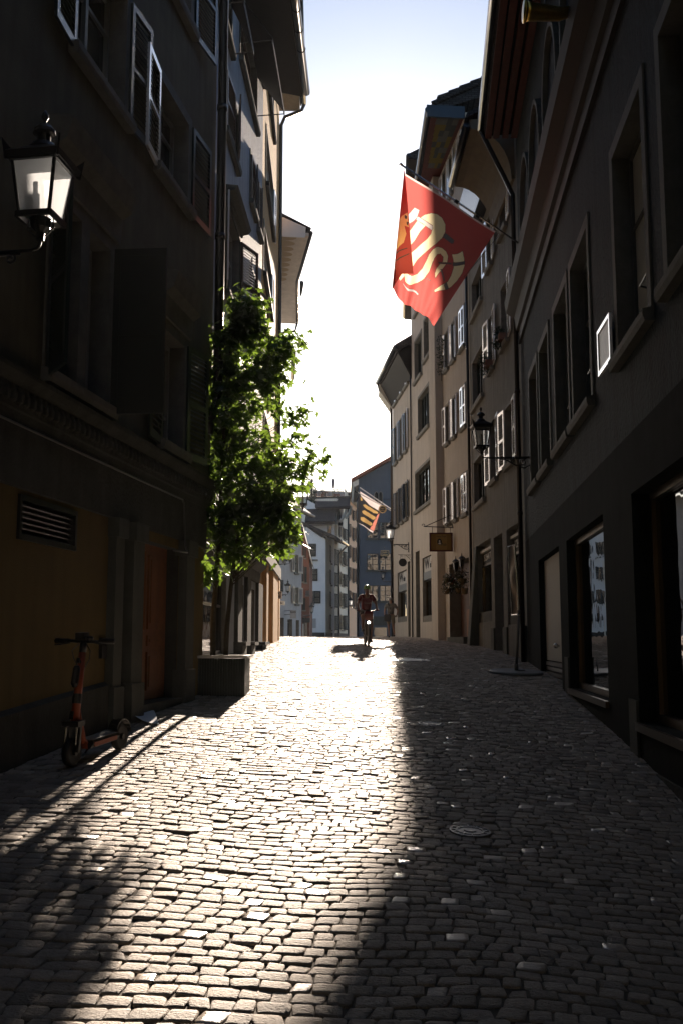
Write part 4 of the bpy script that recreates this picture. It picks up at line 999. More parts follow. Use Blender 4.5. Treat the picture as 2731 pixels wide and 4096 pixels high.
# stepped roofs with the terrace on top
TW = gable('tower_house', 'tall pale house with two stepped tiled roofs and a roof terrace', [(1222, 2560), (1338, 2560), (1338, 2086), (1222, 2086)], 104, 'white plaster', 10)
def slab(b, pts, m, th=.35, name='roof'):
    P = [b.loc(at(px, py, Y)) for px, py, Y in pts]; mb = MB()
    vs = P + [(p[0], p[1], p[2] - th) for p in P]; n = len(P)
    mb.add(vs, [list(range(n)), list(range(n, 2 * n))[::-1]] + [(i, (i + 1) % n, n + (i + 1) % n, n + i) for i in range(n)])
    return b.build(mb, name, m)
slab(TW, [(1220, 2083, 102.8), (1340, 2081, 102.8), (1351, 2033, 106.5), (1226, 2036, 106.5)], 'roof tile')
P = [TW.loc(at(1340, 2081, 102.8)), TW.loc(at(1353, 2036, 106.5)), TW.loc(at(1362, 2092, 106.5))]
mb = MB(); mb.poly(P); TW.build(mb, 'hip_gable', 'cream timber')
mb = MB(); mb.bar(TW.loc(at(1350, 2033, 106.4)), TW.loc(at(1363, 2098, 104)), .4, .3); TW.build(mb, 'verge_board', 'dark timber')
mb = MB(); mb.tube([TW.loc(at(1220, 2086, 102.7)), TW.loc(at(1342, 2084, 102.7))], .13, 6); TW.build(mb, 'gutter', 'gutter metal')
P = [(1230, 2090), (1352, 2090), (1368, 2024), (1262, 2024)]
mb = MB(); mb.prism([TW.loc(at(x, y, 107)) for x, y in [(1226, 2095), (1372, 2095), (1372, 2020), (1270, 2020), (1226, 1998)]], (0, -8, 0)); TW.build(mb, 'upper_wall', 'white plaster')
slab(TW, [(1266, 2026, 105.6), (1398, 2022, 105.6), (1397, 1990, 109), (1376, 1988, 110), (1250, 1992, 110)], 'roof tile', name='upper_roof')
mb = MB(); mb.tube([TW.loc(at(1266, 2030, 105.4)), TW.loc(at(1400, 2026, 105.4))], .14, 6); TW.build(mb, 'upper_gutter', 'gutter metal')
mb = MB(); mb.prism([TW.loc(at(x, y, 109.5)) for x, y in [(1250, 1998), (1400, 1992), (1399, 1984), (1250, 1989)]], (0, -9, 0)); TW.build(mb, 'terrace_deck', 'dark timber')
mb = MB()
for x0, y0, x1, y1 in ((1362, 2030, 1386, 2094), (1384, 2026, 1402, 2080)):
    a, b = TW.loc(at(x1, y0, 106)), TW.loc(at(x0, y1, 106)); pts = [(a[0] + (b[0] - a[0]) * t, a[1] * (1 - t) + .0, a[2] + (b[2] - a[2]) * (t ** .6)) for t in np.linspace(0, 1, 7)]
    mb.tube(pts, .16, 6)
TW.build(mb, 'eave_brace', 'cream timber')
r = (TW.u(1311, 2300), TW.u(1324, 2300), TW.loc(at(1311, 2150, 104))[2], TW.loc(at(1311, 2103, 104))[2])
mb = MB(); mb.box(r[0], r[1], .002, .06, r[2], r[3]); f = TW.build(mb, 'window', 'window glass')
mb = MB(); mb.box(r[0] - .05, r[0], .002, .1, r[2], r[3]); mb.box(r[1], r[1] + .05, .002, .1, r[2], r[3]); mb.box((r[0] + r[1]) / 2 - .03, (r[0] + r[1]) / 2 + .03, .06, .1, r[2], r[3]); TW.build(mb, 'frame', 'cream frame', f)
mb = MB(); A_, B_ = TW.loc(at(1252, 1965, 110)), TW.loc(at(1378, 1955, 110)); zb = TW.loc(at(1300, 1988, 110))[2]
for t in np.linspace(0, 1, 26): x = A_[0] + (B_[0] - A_[0]) * t; mb.tube([(x, A_[1], zb), (x, A_[1], A_[2] + (B_[2] - A_[2]) * t)], .02, 5)
mb.tube([A_, B_], .035, 5); TW.build(mb, 'railing', 'white paint')
mb = MB(); a, b = at(1378, 1952, 110), at(1408, 1990, 122); c, d = at(1378, 1984, 110), at(1412, 1996, 122)
mb.add([TW.loc(a), TW.loc(b), TW.loc(d), TW.loc(c)], [(0, 1, 2, 3)]); TW.build(mb, 'bamboo_screen', 'cream timber')
TZ = at(1330, 1988, 109.9)
pr = empty('closed_parasol', 'folded dark parasol standing on the roof terrace against the sky', 'parasol', (at(1333, 1985, 109.8).x, 109.8, TZ.z))
mb = MB(); mb.tube([(0, 0, 0), (0, 0, 2.1)], .035, 6); mb.build('pole', 'cream timber', pr)
mb = MB(); mb.lathe([(.03, .95), (.12, 1.0), (.16, 1.3), (.19, 1.8), (.14, 2.0), (.02, 2.1)], n=9); mb.build('canopy', 'parasol grey', pr)
tb = empty('terrace_table', 'small round bistro table on the roof terrace', 'table', (at(1303, 1985, 109.8).x, 109.8, TZ.z))
mb = MB(); mb.lathe([(.38, .5), (.38, .53)], n=14); mb.build('tabletop', 'terracotta', tb); mb = MB(); mb.tube([(0, 0, 0), (0, 0, .5)], .03, 6); mb.lathe([(.2, 0), (.2, .03)], n=10); mb.build('leg', 'black iron', tb)
def bush(mb, c, r, n, size, rnd, m=0, flat=1):
    for i in range(n):
        v = Vector((rnd.gauss(0, 1), rnd.gauss(0, 1), rnd.gauss(0, 1))).normalized() * r * rnd.random() ** .4
        p = Vector(c) + Vector((v.x, v.y, v.z * flat)); a = Vector((rnd.gauss(0, 1), rnd.gauss(0, 1), rnd.gauss(0, 1))).normalized(); b = a.orthogonal().normalized()
        s = size * rnd.uniform(.6, 1.3)
        mb.add([p - a * s, p + b * s * .5, p + a * s, p - b * s * .5], [(0, 1, 2, 3)], m)
rnd = random.Random(3)
for i, (px, h, nm) in enumerate(((1262, .75, 'leafy potted plant at the left end of the roof terrace'), (1291, .7, 'thin potted shrub left of the terrace table'), (1338, .6, 'small potted shrub right beside the folded parasol'), (1353, .85, 'bare twiggy bush in the widest terrace pot'), (1369, .7, 'bare twiggy bush in the rightmost terrace pot'))):
    p = at(px, 1985, 109.8 + .1 * i); o = empty('potted_plant', nm, 'potted plant', (p.x, p.y, TZ.z), group='pots on the roof terrace')
    mb = MB(); mb.lathe([(.16, 0), (.22, .32), (.24, .34), (.2, .33)], n=10); mb.build('pot', 'terracotta', o)
    mb = MB()
    for k in range(14): a = rnd.uniform(0, 6.3); mb.tube([(0, 0, .3), (.12 * math.cos(a), .12 * math.sin(a), .3 + h * .5), (.42 * math.cos(a) * rnd.random(), .4 * math.sin(a), .3 + h * rnd.uniform(.7, 1.2))], [.012, .008, .004], 4)
    bush(mb, (0, 0, .3 + h * .7), h * .45, 40 if i > 0 else 160, .06, rnd, 1); mb.build('foliage', ['bark', 'leaf dark'], o)
iv = empty('climbing_plant', 'dark ivy climbing the chimney wall left of the roof terrace', 'plant', (at(1246, 1985, 108).x, 108, EYE + 14))
mb = MB(); zz0 = at(1246, 2010, 108).z - EYE - 14
for k in range(9): bush(mb, (rnd.uniform(-.3, .45), 0, zz0 + k * .3), .45, 120, .09, rnd)
mb.build('foliage', 'leaf dark', iv)
mb = MB(); mb.tube([(0, 0, 0), (.05, 0, zz0 + 2.6)], .12, 6); mb.build('stem', 'bark', iv)

# blue house across the end of the street
BL = gable('blue_house', 'dark blue house with lattice windows and a red tiled verge, closing the street', [(1433, 2560), (1640, 2560), (1640, 1800), (1433, 1916)], 95, 'blue plaster', 12)
verge(BL, [(1404, 1930), (1640, 1796)], 95, 'red roof tile', .7, .28, 12)
P = [BL.loc(at(x, y, 95)) for x, y in ((1408, 1932), (1433, 1918), (1433, 1940), (1416, 1950))]
mb = MB(); mb.prism([(p[0], .4, p[2]) for p in P], (0, -12, 0)); BL.build(mb, 'eave_soffit', 'white soffit')
mb = MB(); mb.tube([BL.loc(at(1417, 1950, 94.5)), BL.loc(at(1419, 1966, 94.8)), BL.loc(at(1432, 1974, 94.9)), BL.loc(at(1432, 2560, 94.9))], .09, 6); BL.build(mb, 'downpipe', 'gutter metal', smooth=True)
def lattice(x0, x1, yb, yt, cols, rws):
    r = BL.rect(x0, yb, x1, yt)
    mb = MB(); mb.poly([(r[0], .02, r[2]), (r[1], .02, r[2]), (r[1], .02, r[3]), (r[0], .02, r[3])])
    f = MB(); e = .07
    f.box(r[0] - e, r[0], .0, .1, r[2] - e, r[3] + e); f.box(r[1], r[1] + e, 0, .1, r[2] - e, r[3] + e); f.box(r[0], r[1], 0, .1, r[2] - e, r[2]); f.box(r[0], r[1], 0, .1, r[3], r[3] + e)
    for i in range(1, cols): x = r[0] + (r[1] - r[0]) * i / cols; f.box(x - .04, x + .04, .021, .08, r[2], r[3])
    for i in range(1, rws): z = r[2] + (r[3] - r[2]) * i / rws; f.box(r[0], r[1], .021, .06, z - .02, z + .02)
    o = BL.build(f, 'window', 'dark frame'); BL.build(mb, 'pane', 'old glass', o)
    g = MB(); g.box(r[0] - .2, r[1] + .2, 0, .18, r[2] - .2, r[2] - .075); BL.build(g, 'sill', 'dark stone surround', o)
for x0, x1 in ((1469, 1509), (1520, 1560)):
    lattice(x0, x1, 2152, 2092, 2, 3); lattice(x0, x1, 2279, 2217, 2, 3); lattice(x0, x1, 2403, 2344, 2, 3)
for cx_ in (1504, 1521):
    r = BL.rect(cx_ - 6, 2012, cx_ + 6, 1968); c = (r[0] + r[1]) / 2; h_ = (r[1] - r[0]) / 2
    prof = [(c - h_, r[2]), (c + h_, r[2]), (c + h_, r[3] - h_ * 1.3), (c + h_ * .5, r[3] - h_ * .4), (c, r[3]), (c - h_ * .5, r[3] - h_ * .4), (c - h_, r[3] - h_ * 1.3)]
    k = 1.45; cz = (r[2] + r[3]) / 2
    mb = MB(); mb.prism([(c + (x - c) * k, .02, cz + (z - cz) * 1.12) for x, z in prof], (0, .03, 0)); o = BL.build(mb, 'gothic_window', 'stone surround')
    mb = MB(); mb.prism([(x, .052, z) for x, z in prof], (0, .01, 0)); BL.build(mb, 'pane', 'window glass', o)
r = BL.rect(1490, 2502, 1545, 2466); mb = MB(); mb.box(r[0], r[1], .0, .12, r[2], r[3]); BL.build(mb, 'sign_board', 'dark sandstone')
text_obj('lettering', 'TRAVEL', .55, 'sign black', BL.root, ((r[0] + r[1]) / 2 - .25, -.13, (r[2] + r[3]) / 2 + .1), (1, 0, 0), sx=.8)
r = BL.rect(1494, 2546, 1545, 2510); mb = MB(); mb.box(r[0], r[1], .0, .1, r[2], r[3]); BL.build(mb, 'shop_window', 'shop glass')
# ---------------------------------------------------------------- street lanterns on wrought iron brackets
def spiral(c, r0, turns, dx, dz, a0, n=18):
    """points of a scroll in the x-z plane of the bracket"""
    return [(c[0] + dx * r0 * (1 - .8 * t) * math.cos(a0 + turns * 2 * math.pi * t), 0, c[1] + dz * r0 * (1 - .8 * t) * math.sin(a0 + turns * 2 * math.pi * t)) for t in np.linspace(0, 1, n)]
def lantern(label, bottom, wall, yaw, s=1, glass='lamp glass', simple=False, lit=False, group='wrought iron street lanterns'):
    b = Vector(bottom); d = Vector((wall[0] - b.x, wall[1] - b.y, 0)); L_ = d.length
    o = empty('street_lantern', label, 'street lamp', b, 0, group)
    def yawed(v): return [tuple(Matrix.Rotation(yaw, 3, 'Z') @ Vector(p) * s) for p in v]
    def put(mb, name, m, par=None, smooth=False):
        mb.v = yawed(mb.v); return mb.build(name, m, par or o, smooth)
    q = math.pi / 4; k = math.sqrt(2)
    mb = MB()
    zb, zt, rb, rt = .2, .61, .125, .175
    for i in range(4):
        sx, sy = ((1, 1), (-1, 1), (-1, -1), (1, -1))[i]
        mb.bar((sx * rb, sy * rb, zb), (sx * rt, sy * rt, zt), .022)
    for z, r, h in ((zb - .03, rb + .015, .045), (zt, rt + .012, .035)):
        for i in range(4):
            a = q + i * math.pi / 2; p = (k * r * math.cos(a), k * r * math.sin(a), z); p2 = (k * r * math.cos(a + math.pi / 2), k * r * math.sin(a + math.pi / 2), z)
            mb.bar(p, p2, .026, h)
    fr = put(mb, 'lantern_frame', 'black iron')
    for i in range(4):
        a = i * math.pi / 2; c, s_ = math.cos(a), math.sin(a); e = .0
        def P(u, w, z): return (c * w - s_ * u, s_ * w + c * u, z)
        mb = MB(); mb.poly([P(-rb, rb, zb), P(rb, rb, zb), P(rt, rt, zt), P(-rt, rt, zt)]); put(mb, 'pane', glass, fr)
    mb = MB()
    mb.lathe([(rt * k + .06, zt), (rt * k + .075, zt + .05), (.1 * k, zt + .14), (.085 * k, zt + .15)], n=4, rot=q)
    mb.lathe([(.10, zt + .12), (.12, zt + .15), (.09, zt + .19), (.052, zt + .21), (.052, zt + .27), (.09, zt + .28), (.088, zt + .31), (.055, zt + .35), (.018, zt + .365)], n=14)
    put(mb, 'roof', 'black iron')
    for i in range(4):
        mb = MB(); a = q + i * math.pi / 2; r = rt * k + .062
        c, s_ = math.cos(a), math.sin(a)
        pts = [(r * c, r * s_, zt - .02), ((r + .03) * c, (r + .03) * s_, zt + .15), ((r - .03) * c, (r - .03) * s_, zt + .09), ((r - .09) * c, (r - .09) * s_, zt + .05), ((r - .1) * c, (r - .1) * s_, zt - .0)]
        mb.prism([(x - s_ * .008, y + c * .008, z) for x, y, z in pts], (s_ * .016, -c * .016, 0))
        put(mb, 'crown_spike', 'black iron')
    mb = MB(); mb.lathe([(.004, zt + .35), (.018, zt + .37), (.012, zt + .385), (.03, zt + .42), (.026, zt + .45), (.002, zt + .49)], n=10); put(mb, 'finial', 'black iron', smooth=True)
    mb = MB(); mb.lathe([(.09, .17), (.075, .1), (.035, .06), (.03, 0)], n=10)
    for a in (0, 1.57, 3.14, 4.71): mb.tube([(.1 * math.cos(a), .1 * math.sin(a), .17), (.11 * math.cos(a), .11 * math.sin(a), .1), (.04 * math.cos(a), .04 * math.sin(a), .03)], .008, 5)
    put(mb, 'socket', 'black iron')
    mb = MB(); mb.tube([(0, 0, zb - .02), (0, 0, zb + .16)], .035, 8); mb.tube([(0, 0, zb + .16), (0, 0, zb + .26)], .02, 8); put(mb, 'burner', 'lit lamp' if lit else 'mantle')
    # bracket: local x towards the wall
    ry = math.atan2(d.y, d.x); L_ /= s
    mb = MB()
    mb.tube([(0, 0, .02), (0, 0, -.03), (.02, 0, -.065), (.07, 0, -.08), (L_, 0, -.08)], .014, 8)
    mb.bar((L_ - .015, 0, .02), (L_ - .015, 0, -.45), .03, .05)
    if L_ > .3:
        mb.tube([(.16, 0, -.105), (L_ - .02, 0, -.105)], .01, 6)
        x0 = .3 * L_
        br = [(x0, 0, -.09), (x0 + .18 * L_, 0, -.13), (L_ * .68, 0, -.26), (L_ * .86, 0, -.33), (L_ * .96, 0, -.28), (L_ - .01, 0, -.2)]
        mb.tube(br, .018, 6)
        mb.tube(spiral((L_ * .84, -.2), .09, 1.4, 1, 1, 1.2), .014, 5)
        mb.tube(spiral((L_ * .62, -.165), .055, 1.3, -1, 1, .4), .011, 5)
        mb.tube(spiral((L_ * .22, -.14), .045, 1.3, -1, -1, -1.5), .012, 5)
        mb.tube([(L_ * .7, 0, -.1), (L_ * .74, 0, -.2), (L_ * .9, 0, -.12)], .011, 5)
    Rm = Matrix.Rotation(ry, 3, 'Z'); mb.v = [tuple(Rm @ Vector(p) * s) for p in mb.v]; mb.build('bracket', 'black iron', o, True)
    return o
pL = at(162, 961, 7.1); uL = L1.loc(pL)[0]
lantern('large wall lantern with pale glowing panes on the left house, nearest lantern', pL, L1.W(uL, 0, 0), -AL, .94, 'frosted glass')
pR = at(1924, 1817, 22.2); uR = R1.loc(pR)[0]
lantern('black wall lantern on a scrolled bracket over the right side, below the red flag', pR, R1.W(uR, 0, 0), R(4))
p = at(1211, 2038, 32); lantern('lantern peeping out at the right edge of the tree crown', p, L3.W(L3.loc(p)[0], 0, 0), 0)
p = at(1160, 2250, 64); lantern('pale shining lantern in front of the grey house, upper of two', p, GY.W(GY.loc(p)[0], 0, 0), R(-10), 1.0, 'frosted glass')
p = at(1152, 2374, 66.3); lantern('dark lantern in front of the grey house, lower of two', p, GY.W(GY.loc(p)[0], 0, 0), R(-10), .85)
p = at(1247, 2456, 73.8); lantern('small dark lantern beside the red house and the white wall', p, (at(1212, 2456, 74.6).x, 74.9), 0, .85)
p = at(1401, 2428, 96.5); lantern('bright little lantern beside the peach house, left of the cyclist', p, (1.62, 96.5), 0, 1.05, 'frosted glass')
p = at(1560, 2170, 46); lantern('shining white lantern on the corner of the bend house', p, R5.W(R5.loc(p)[0], 0, 0), R(5), 1.0, 'frosted glass')
p = at(1530, 2322, 52.6); lantern('dark lantern against the blue house, above the cyclist helmet', p, (2.95, 51.9), 0, .75)

# ---------------------------------------------------------------- flags
def inside(px, py, poly):
    c = np.zeros(px.shape, bool); n = len(poly); j = n - 1
    for i in range(n):
        xi, yi = poly[i]; xj, yj = poly[j]
        c ^= ((yi > py) != (yj > py)) & (px < (xj - xi) * (py - yi) / (yj - yi + 1e-9) + xi)
        j = i
    return c
def edge_dist(px, py, poly):
    d = np.full(px.shape, 1e9); n = len(poly)
    for i in range(n):
        ax, ay = poly[i]; bx, by = poly[(i + 1) % n]
        t = np.clip(((px - ax) * (bx - ax) + (py - ay) * (by - ay)) / ((bx - ax) ** 2 + (by - ay) ** 2 + 1e-9), 0, 1)
        d = np.minimum(d, np.hypot(px - ax - t * (bx - ax), py - ay - t * (by - ay)))
    return d
def grid_mesh(name, P, colr, m, parent):
    """P (nu, nv, 3) points, colr (nu, nv, 3)"""
    nu, nv = P.shape[:2]
    idx = np.arange(nu * nv).reshape(nu, nv)
    f = np.stack([idx[:-1, :-1], idx[1:, :-1], idx[1:, 1:], idx[:-1, 1:]], -1).reshape(-1, 4)
    me = bpy.data.meshes.new(name); me.vertices.add(nu * nv); me.vertices.foreach_set('co', P.reshape(-1).astype(np.float32))
    me.loops.add(len(f) * 4); me.loops.foreach_set('vertex_index', f.reshape(-1).astype(np.int32))
    me.polygons.add(len(f)); me.polygons.foreach_set('loop_start', (np.arange(len(f)) * 4).astype(np.int32))
    me.polygons.foreach_set('use_smooth', np.ones(len(f), bool)); me.update(calc_edges=True)
    a = me.attributes.new('cloth', 'FLOAT_COLOR', 'POINT')
    a.data.foreach_set('color', np.concatenate([colr.reshape(-1, 3), np.ones((nu * nv, 1))], 1).reshape(-1).astype(np.float32))
    me.materials.append(m); o = bpy.data.objects.new(name, me); COL.objects.link(o)
    if parent: o.parent = parent
    return o
FLAGM = translucent('flag cloth', (.5, .03, .02), (.6, .05, .03), .6, .85, attr='cloth')
ub_, zb_ = R1.hit(2140, 1018, .02); PB = R1.W(ub_, .02, zb_); PT = at(1602, 658, PB.y + .3)
fo = empty('red_flag', 'red guild flag with gold emblem hanging from a slanting pole over the street', 'flag', (0, 0, 0)); fo.location = PB
def rel(p): return tuple(Vector(p) - PB)
ftop = lambda t: PB + (PT - PB) * t
mb = MB(); mb.tube([(0, 0, 0), rel(PT)], .022, 8); mb.build('pole', 'steel', fo, True)
mb = MB(); dpole = (PT - PB).normalized(); q = PT - PB; mb.lathe([(.005, -.02), (.045, 0), (.02, .03), (.004, .05)], q, 10); mb.build('finial', 'steel', fo)
mb = MB()
for t in (.42, .82 - .24): mb.tube([(PT - PB) * (t - .012), (PT - PB) * (t + .012)], .04, 8)
mb.tube([(0, 0, 0), dpole * .25], .04, 8); mb.build('clamp', 'black iron', fo)
Z4 = lambda x, y: (1540 + x * .29337, 640 + y * .29337)
def fpt(x, y, dy=0): px, py = Z4(x, y); return np.array(at(px, py, PB.y + .16 + dy))
A_, B_, C_, D_ = [np.array(v, float) for v in ((252, 165), (1500, 972), (675, 2215), (85, 1800))]
nu, nv = 300, 360
U, V = np.meshgrid(np.linspace(0, 1, nu), np.linspace(0, 1, nv), indexing='ij')   # U: 0 at the inner end B, 1 at the outer end A
top = B_[None, None] + (A_ - B_)[None, None] * U[..., None]; bot = C_[None, None] + (D_ - C_)[None, None] * U[..., None]
bot[..., 1] += 70 * np.sin(np.pi * U) * .35
XY = top + (bot - top) * V[..., None]
XY[..., 0] += 18 * np.sin(V * 7) * (U > .9) * (U - .9) * 10 * 0
polys = [([(318, 985), (440, 815), (530, 755), (620, 730), (700, 745), (770, 800), (815, 890), (812, 990), (770, 1080), (690, 1160), (560, 1250), (440, 1350), (365, 1450), (200, 1650), (100, 1500), (200, 1150)], (.8, .64, .3)),
  ([(545, 905), (635, 960), (620, 1010), (560, 1085), (430, 1190), (345, 1255), (230, 1380), (200, 1330), (337, 1165), (400, 1090), (470, 980)], (.27, .016, .014)),
  ([(270, 1640), (350, 1690), (430, 1690), (520, 1640), (590, 1550), (630, 1440), (660, 1370), (700, 1310), (745, 1297), (785, 1330), (780, 1385), (735, 1430), (690, 1490), (668, 1560), (678, 1615), (720, 1550), (790, 1470), (845, 1390), (855, 1310), (825, 1250), (770, 1215), (700, 1205), (640, 1240), (590, 1300), (550, 1390), (500, 1490), (430, 1560), (370, 1560), (250, 1500)], (.8, .64, .3)),
  ([(905, 1280), (985, 1260), (1060, 1215), (1080, 1320), (1085, 1420), (1050, 1530), (980, 1630), (900, 1710), (800, 1760), (670, 1795), (668, 1765), (760, 1700), (850, 1640), (900, 1550), (935, 1440), (930, 1350)], (.8, .64, .3)),
  ([(918, 1378), (1092, 1358), (1085, 1400), (922, 1422)], (.03, .03, .03)), ([(800, 1690), (835, 1638), (870, 1735), (825, 1752)], (.03, .03, .03)),
  ([(715, 1405), (905, 1388), (905, 1407), (720, 1422)], (.03, .02, .02)), ([(750, 1490), (772, 1490), (812, 1630), (798, 1640)], (.06, .05, .05)),
  ([(440, 765), (640, 900), (645, 940), (630, 965), (418, 812)], (.42, .36, .33)), ([(398, 640), (465, 683), (430, 785), (385, 830), (290, 890), (270, 790), (330, 720)], (.42, .36, .33)),
  ([(815, 1005), (935, 1095), (925, 1135), (900, 1145), (780, 1070)], (.03, .03, .035)), ([(210, 1650), (345, 1745), (445, 1830), (447, 1858), (430, 1850), (300, 1750)], (.3, .27, .27)), ([(530, 1635), (545, 1632), (612, 1663), (604, 1674)], (.06, .05, .05))]
colr = np.zeros((nu, nv, 3)); colr[:] = (.27, .016, .014)
hem = (V > .992) | (U < .01); colr[hem] = (.25, .015, .012); colr[V < .016] = (.45, .3, .28)
for pl, c in polys:
    ins = inside(XY[..., 0], XY[..., 1], pl); colr[ins] = c
    colr[edge_dist(XY[..., 0], XY[..., 1], pl) < 3.2] = (.06, .012, .01)
flat = np.array([[fpt(*XY[i, j], 0) for j in range(nv)] for i in range(nu)])
flat[..., 1] += .13 * np.sin(U * 8 + V * 2.2) * (.25 + V * .6) + .06 * np.sin(U * 15 - V * 4) * V + .03 * np.sin(U * 31 + V * 6) * V - .22 * (U - .5) * V
grid_mesh('cloth', flat - np.array(PB)[None, None], colr, FLAGM, fo)
nu2 = 60
U2, V2 = np.meshgrid(np.linspace(0, 1, nu2), np.linspace(0, 1, nv), indexing='ij')
e0_, e1f = np.array([256., 175.]), np.array([372., 1612.])
le = A_[None, None] + (D_ - A_)[None, None] * V2[..., None]; ri = e0_ + (e1f - e0_)[None, None] * V2[..., None]
XY2 = le + (ri - le) * U2[..., None]
XY2[..., 1] = np.where(U2 < .45, le[..., 1] + (ri[..., 1] - le[..., 1]) * (U2 / .45), ri[..., 1])
c2_ = np.zeros((nu2, nv, 3)); c2_[:] = (.27, .016, .014); c2_[inside(XY2[..., 0], XY2[..., 1], [(190, 830), (290, 770), (310, 970), (250, 950), (275, 1060), (240, 1180), (150, 1250)])] = (.75, .45, .12)
for pl in ([(140, 1290), (290, 1250), (292, 1262), (145, 1310)], [(140, 1400), (315, 1325), (317, 1338), (145, 1420)], [(255, 800), (285, 815), (290, 850), (265, 860), (250, 830)], [(280, 890), (305, 900), (300, 950), (278, 930)]): c2_[inside(XY2[..., 0], XY2[..., 1], pl)] = (.02, .015, .015)
fl2 = np.array([[fpt(*XY2[i, j], 0) for j in range(nv)] for i in range(nu2)])
fl2[..., 1] += -.22 * .5 * V2 + .10 * np.sin(9 + V2 * 1.5) * V2 * .6 + .05 * np.sin(17 - V2 * 3) * V2 - .14 * np.sin(np.minimum(U2 * 3, 1) * math.pi / 2)
grid_mesh('folded_edge', fl2 - np.array(PB)[None, None], c2_, FLAGM, fo)
mb = MB(); mb.tube([rel(fpt(1500, 985)), rel(fpt(1560, 1010)), rel(fpt(1065, 1600))], .006, 4); mb.build('cord', 'black iron', fo)

# second flag far down the street
PB2 = Vector(R5.W(u5e - .05, .03, EYE + at(1566, 2042, 51.3).z - EYE)); PB2 = at(1568, 2040, 51.3); PT2 = at(1438, 1950, 50.6)
f2 = empty('black_gold_flag', 'black and gold flag with pale borders beside the blue house, hung from two slanting poles', 'flag', PB2)
mb = MB(); mb.tube([(0, 0, 0), PT2 - PB2], .03, 6); mb.build('pole', 'white paint', f2)
mb = MB(); mb.tube([(0, 0, -.08), at(1432, 1971, 50.2) - PB2], .025, 6); mb.build('pole', 'white paint', f2)
Zf = lambda x, y: (1420 + x * .1148, 1930 + y * .1148)
A_, B_, C_, D_ = [np.array(v, float) for v in ((150, 300), (960, 800), (625, 1750), (45, 1400))]
nu, nv = 110, 110
U, V = np.meshgrid(np.linspace(0, 1, nu), np.linspace(0, 1, nv), indexing='ij')
XY = (B_ + (A_ - B_) * U[..., None]) * (1 - V[..., None]) + (C_ + (D_ - C_) * U[..., None]) * V[..., None]
K = (.02, .022, .026); GD = (.38, .26, .11); WHT = (.55, .5, .5); PK = (.5, .2, .16)
colr = np.zeros((nu, nv, 3)); colr[:] = K
for pl, c in (([(150, 300), (1000, 820), (860, 1010), (480, 800), (180, 470)], WHT), ([(860, 1030), (720, 1480), (640, 1740), (480, 1640), (760, 1120)], PK), ([(70, 1420), (150, 1440), (640, 1680), (620, 1760), (60, 1530)], WHT),
  ([(250, 780), (330, 760), (720, 980), (800, 1030), (780, 1090), (640, 1070), (380, 940), (290, 860)], GD), ([(220, 1000), (300, 970), (700, 1180), (720, 1260), (620, 1300), (360, 1170), (240, 1090)], GD), ([(170, 1210), (290, 1220), (590, 1400), (600, 1480), (520, 1500), (260, 1400), (170, 1320)], GD),
  ([(160, 500), (230, 520), (260, 640), (180, 650)], GD)):
    colr[inside(XY[..., 0], XY[..., 1], pl)] = c
    colr[(edge_dist(XY[..., 0], XY[..., 1], pl) < 9)] = (.03, .025, .02)
P = np.array([[np.array(at(*Zf(*XY[i, j]), 50.9)) for j in range(nv)] for i in range(nu)])
P[..., 1] += .15 * np.sin(U * 8) * V - .5 * (U - .3) * V
grid_mesh('cloth', P - np.array(PB2), colr, translucent('pale flag cloth', (.5, .5, .5), (.5, .5, .5), .35, .8, attr='cloth', gam=1.1), f2)

# ---------------------------------------------------------------- hanging signs
hp = at(2240, 60, 12.4)
ho = empty('golden_horn', 'big curved brass horn hanging as a shop sign at the top right', 'hanging sign', hp)
HP = [Vector(at(x, y, 12.4)) - hp for x, y in ((2098, 45), (2120, 48), (2180, 52), (2235, 56), (2285, 45), (2330, 20), (2375, -5), (2410, -40))]
mb = MB(); mb.tube(HP, [.135, .118, .105, .09, .066, .042, .03, .028], 18); mb.build('horn', 'brass', ho, True)
mb = MB(); mb.tube([HP[0] + Vector((-.02, 0, 0)), HP[0] + Vector((.015, 0, 0))], [.15, .137], 18); mb.build('rim', 'brass', ho, True)
mb = MB(); 
for i in (2, 4): mb.tube([HP[i] - Vector((.012, 0, 0)), HP[i] + Vector((.012, 0, 0))], .125 - .02 * i, 14); mb.tube([HP[i], HP[i] + Vector((0, 0, .75))], .01, 6)
hw = R1.W(12.3, 0, hp.z + .75) - hp
mb.tube([HP[0] + Vector((0, 0, .75)), hw], .025, 6); mb.bar(hw + Vector((0, 0, -.3)), hw + Vector((0, 0, .2)), .06); mb.build('hanger', 'black iron', ho)
Y = 36.0
ps = empty('pub_sign', 'yellow pub sign in a dark red frame hanging from an iron bracket', 'pub sign', at(1762, 2170, Y))
o0 = at(1762, 2170, Y)
a, b = at(1716, 2206, Y) - o0, at(1808, 2131, Y) - o0
mb = MB(); mb.box(a.x + .05, b.x - .05, -.02, .02, a.z + .05, b.z - .05); bd = mb.build('board', 'sign yellow', ps)
mb = MB(); mb.box(a.x, a.x + .055, -.035, .035, a.z, b.z); mb.box(b.x - .055, b.x, -.035, .035, a.z, b.z); mb.box(a.x + .055, b.x - .055, -.035, .035, a.z, a.z + .05); mb.box(a.x + .055, b.x - .055, -.035, .035, b.z - .05, b.z); mb.build('frame', 'sign red', ps)
cx_ = (a.x + b.x) / 2 + .01; cz_ = (a.z + b.z) / 2
mb = MB(); mb.box(cx_ - .2, cx_ + .2, -.026, -.021, cz_ - .28, cz_ + .28); pn = mb.build('panel', 'sign cream', ps)
text_obj('lettering', 'Oliver Twist', .085, 'ink', ps, (cx_, -.03, cz_ + .2), (1, 0, 0), sx=.82)
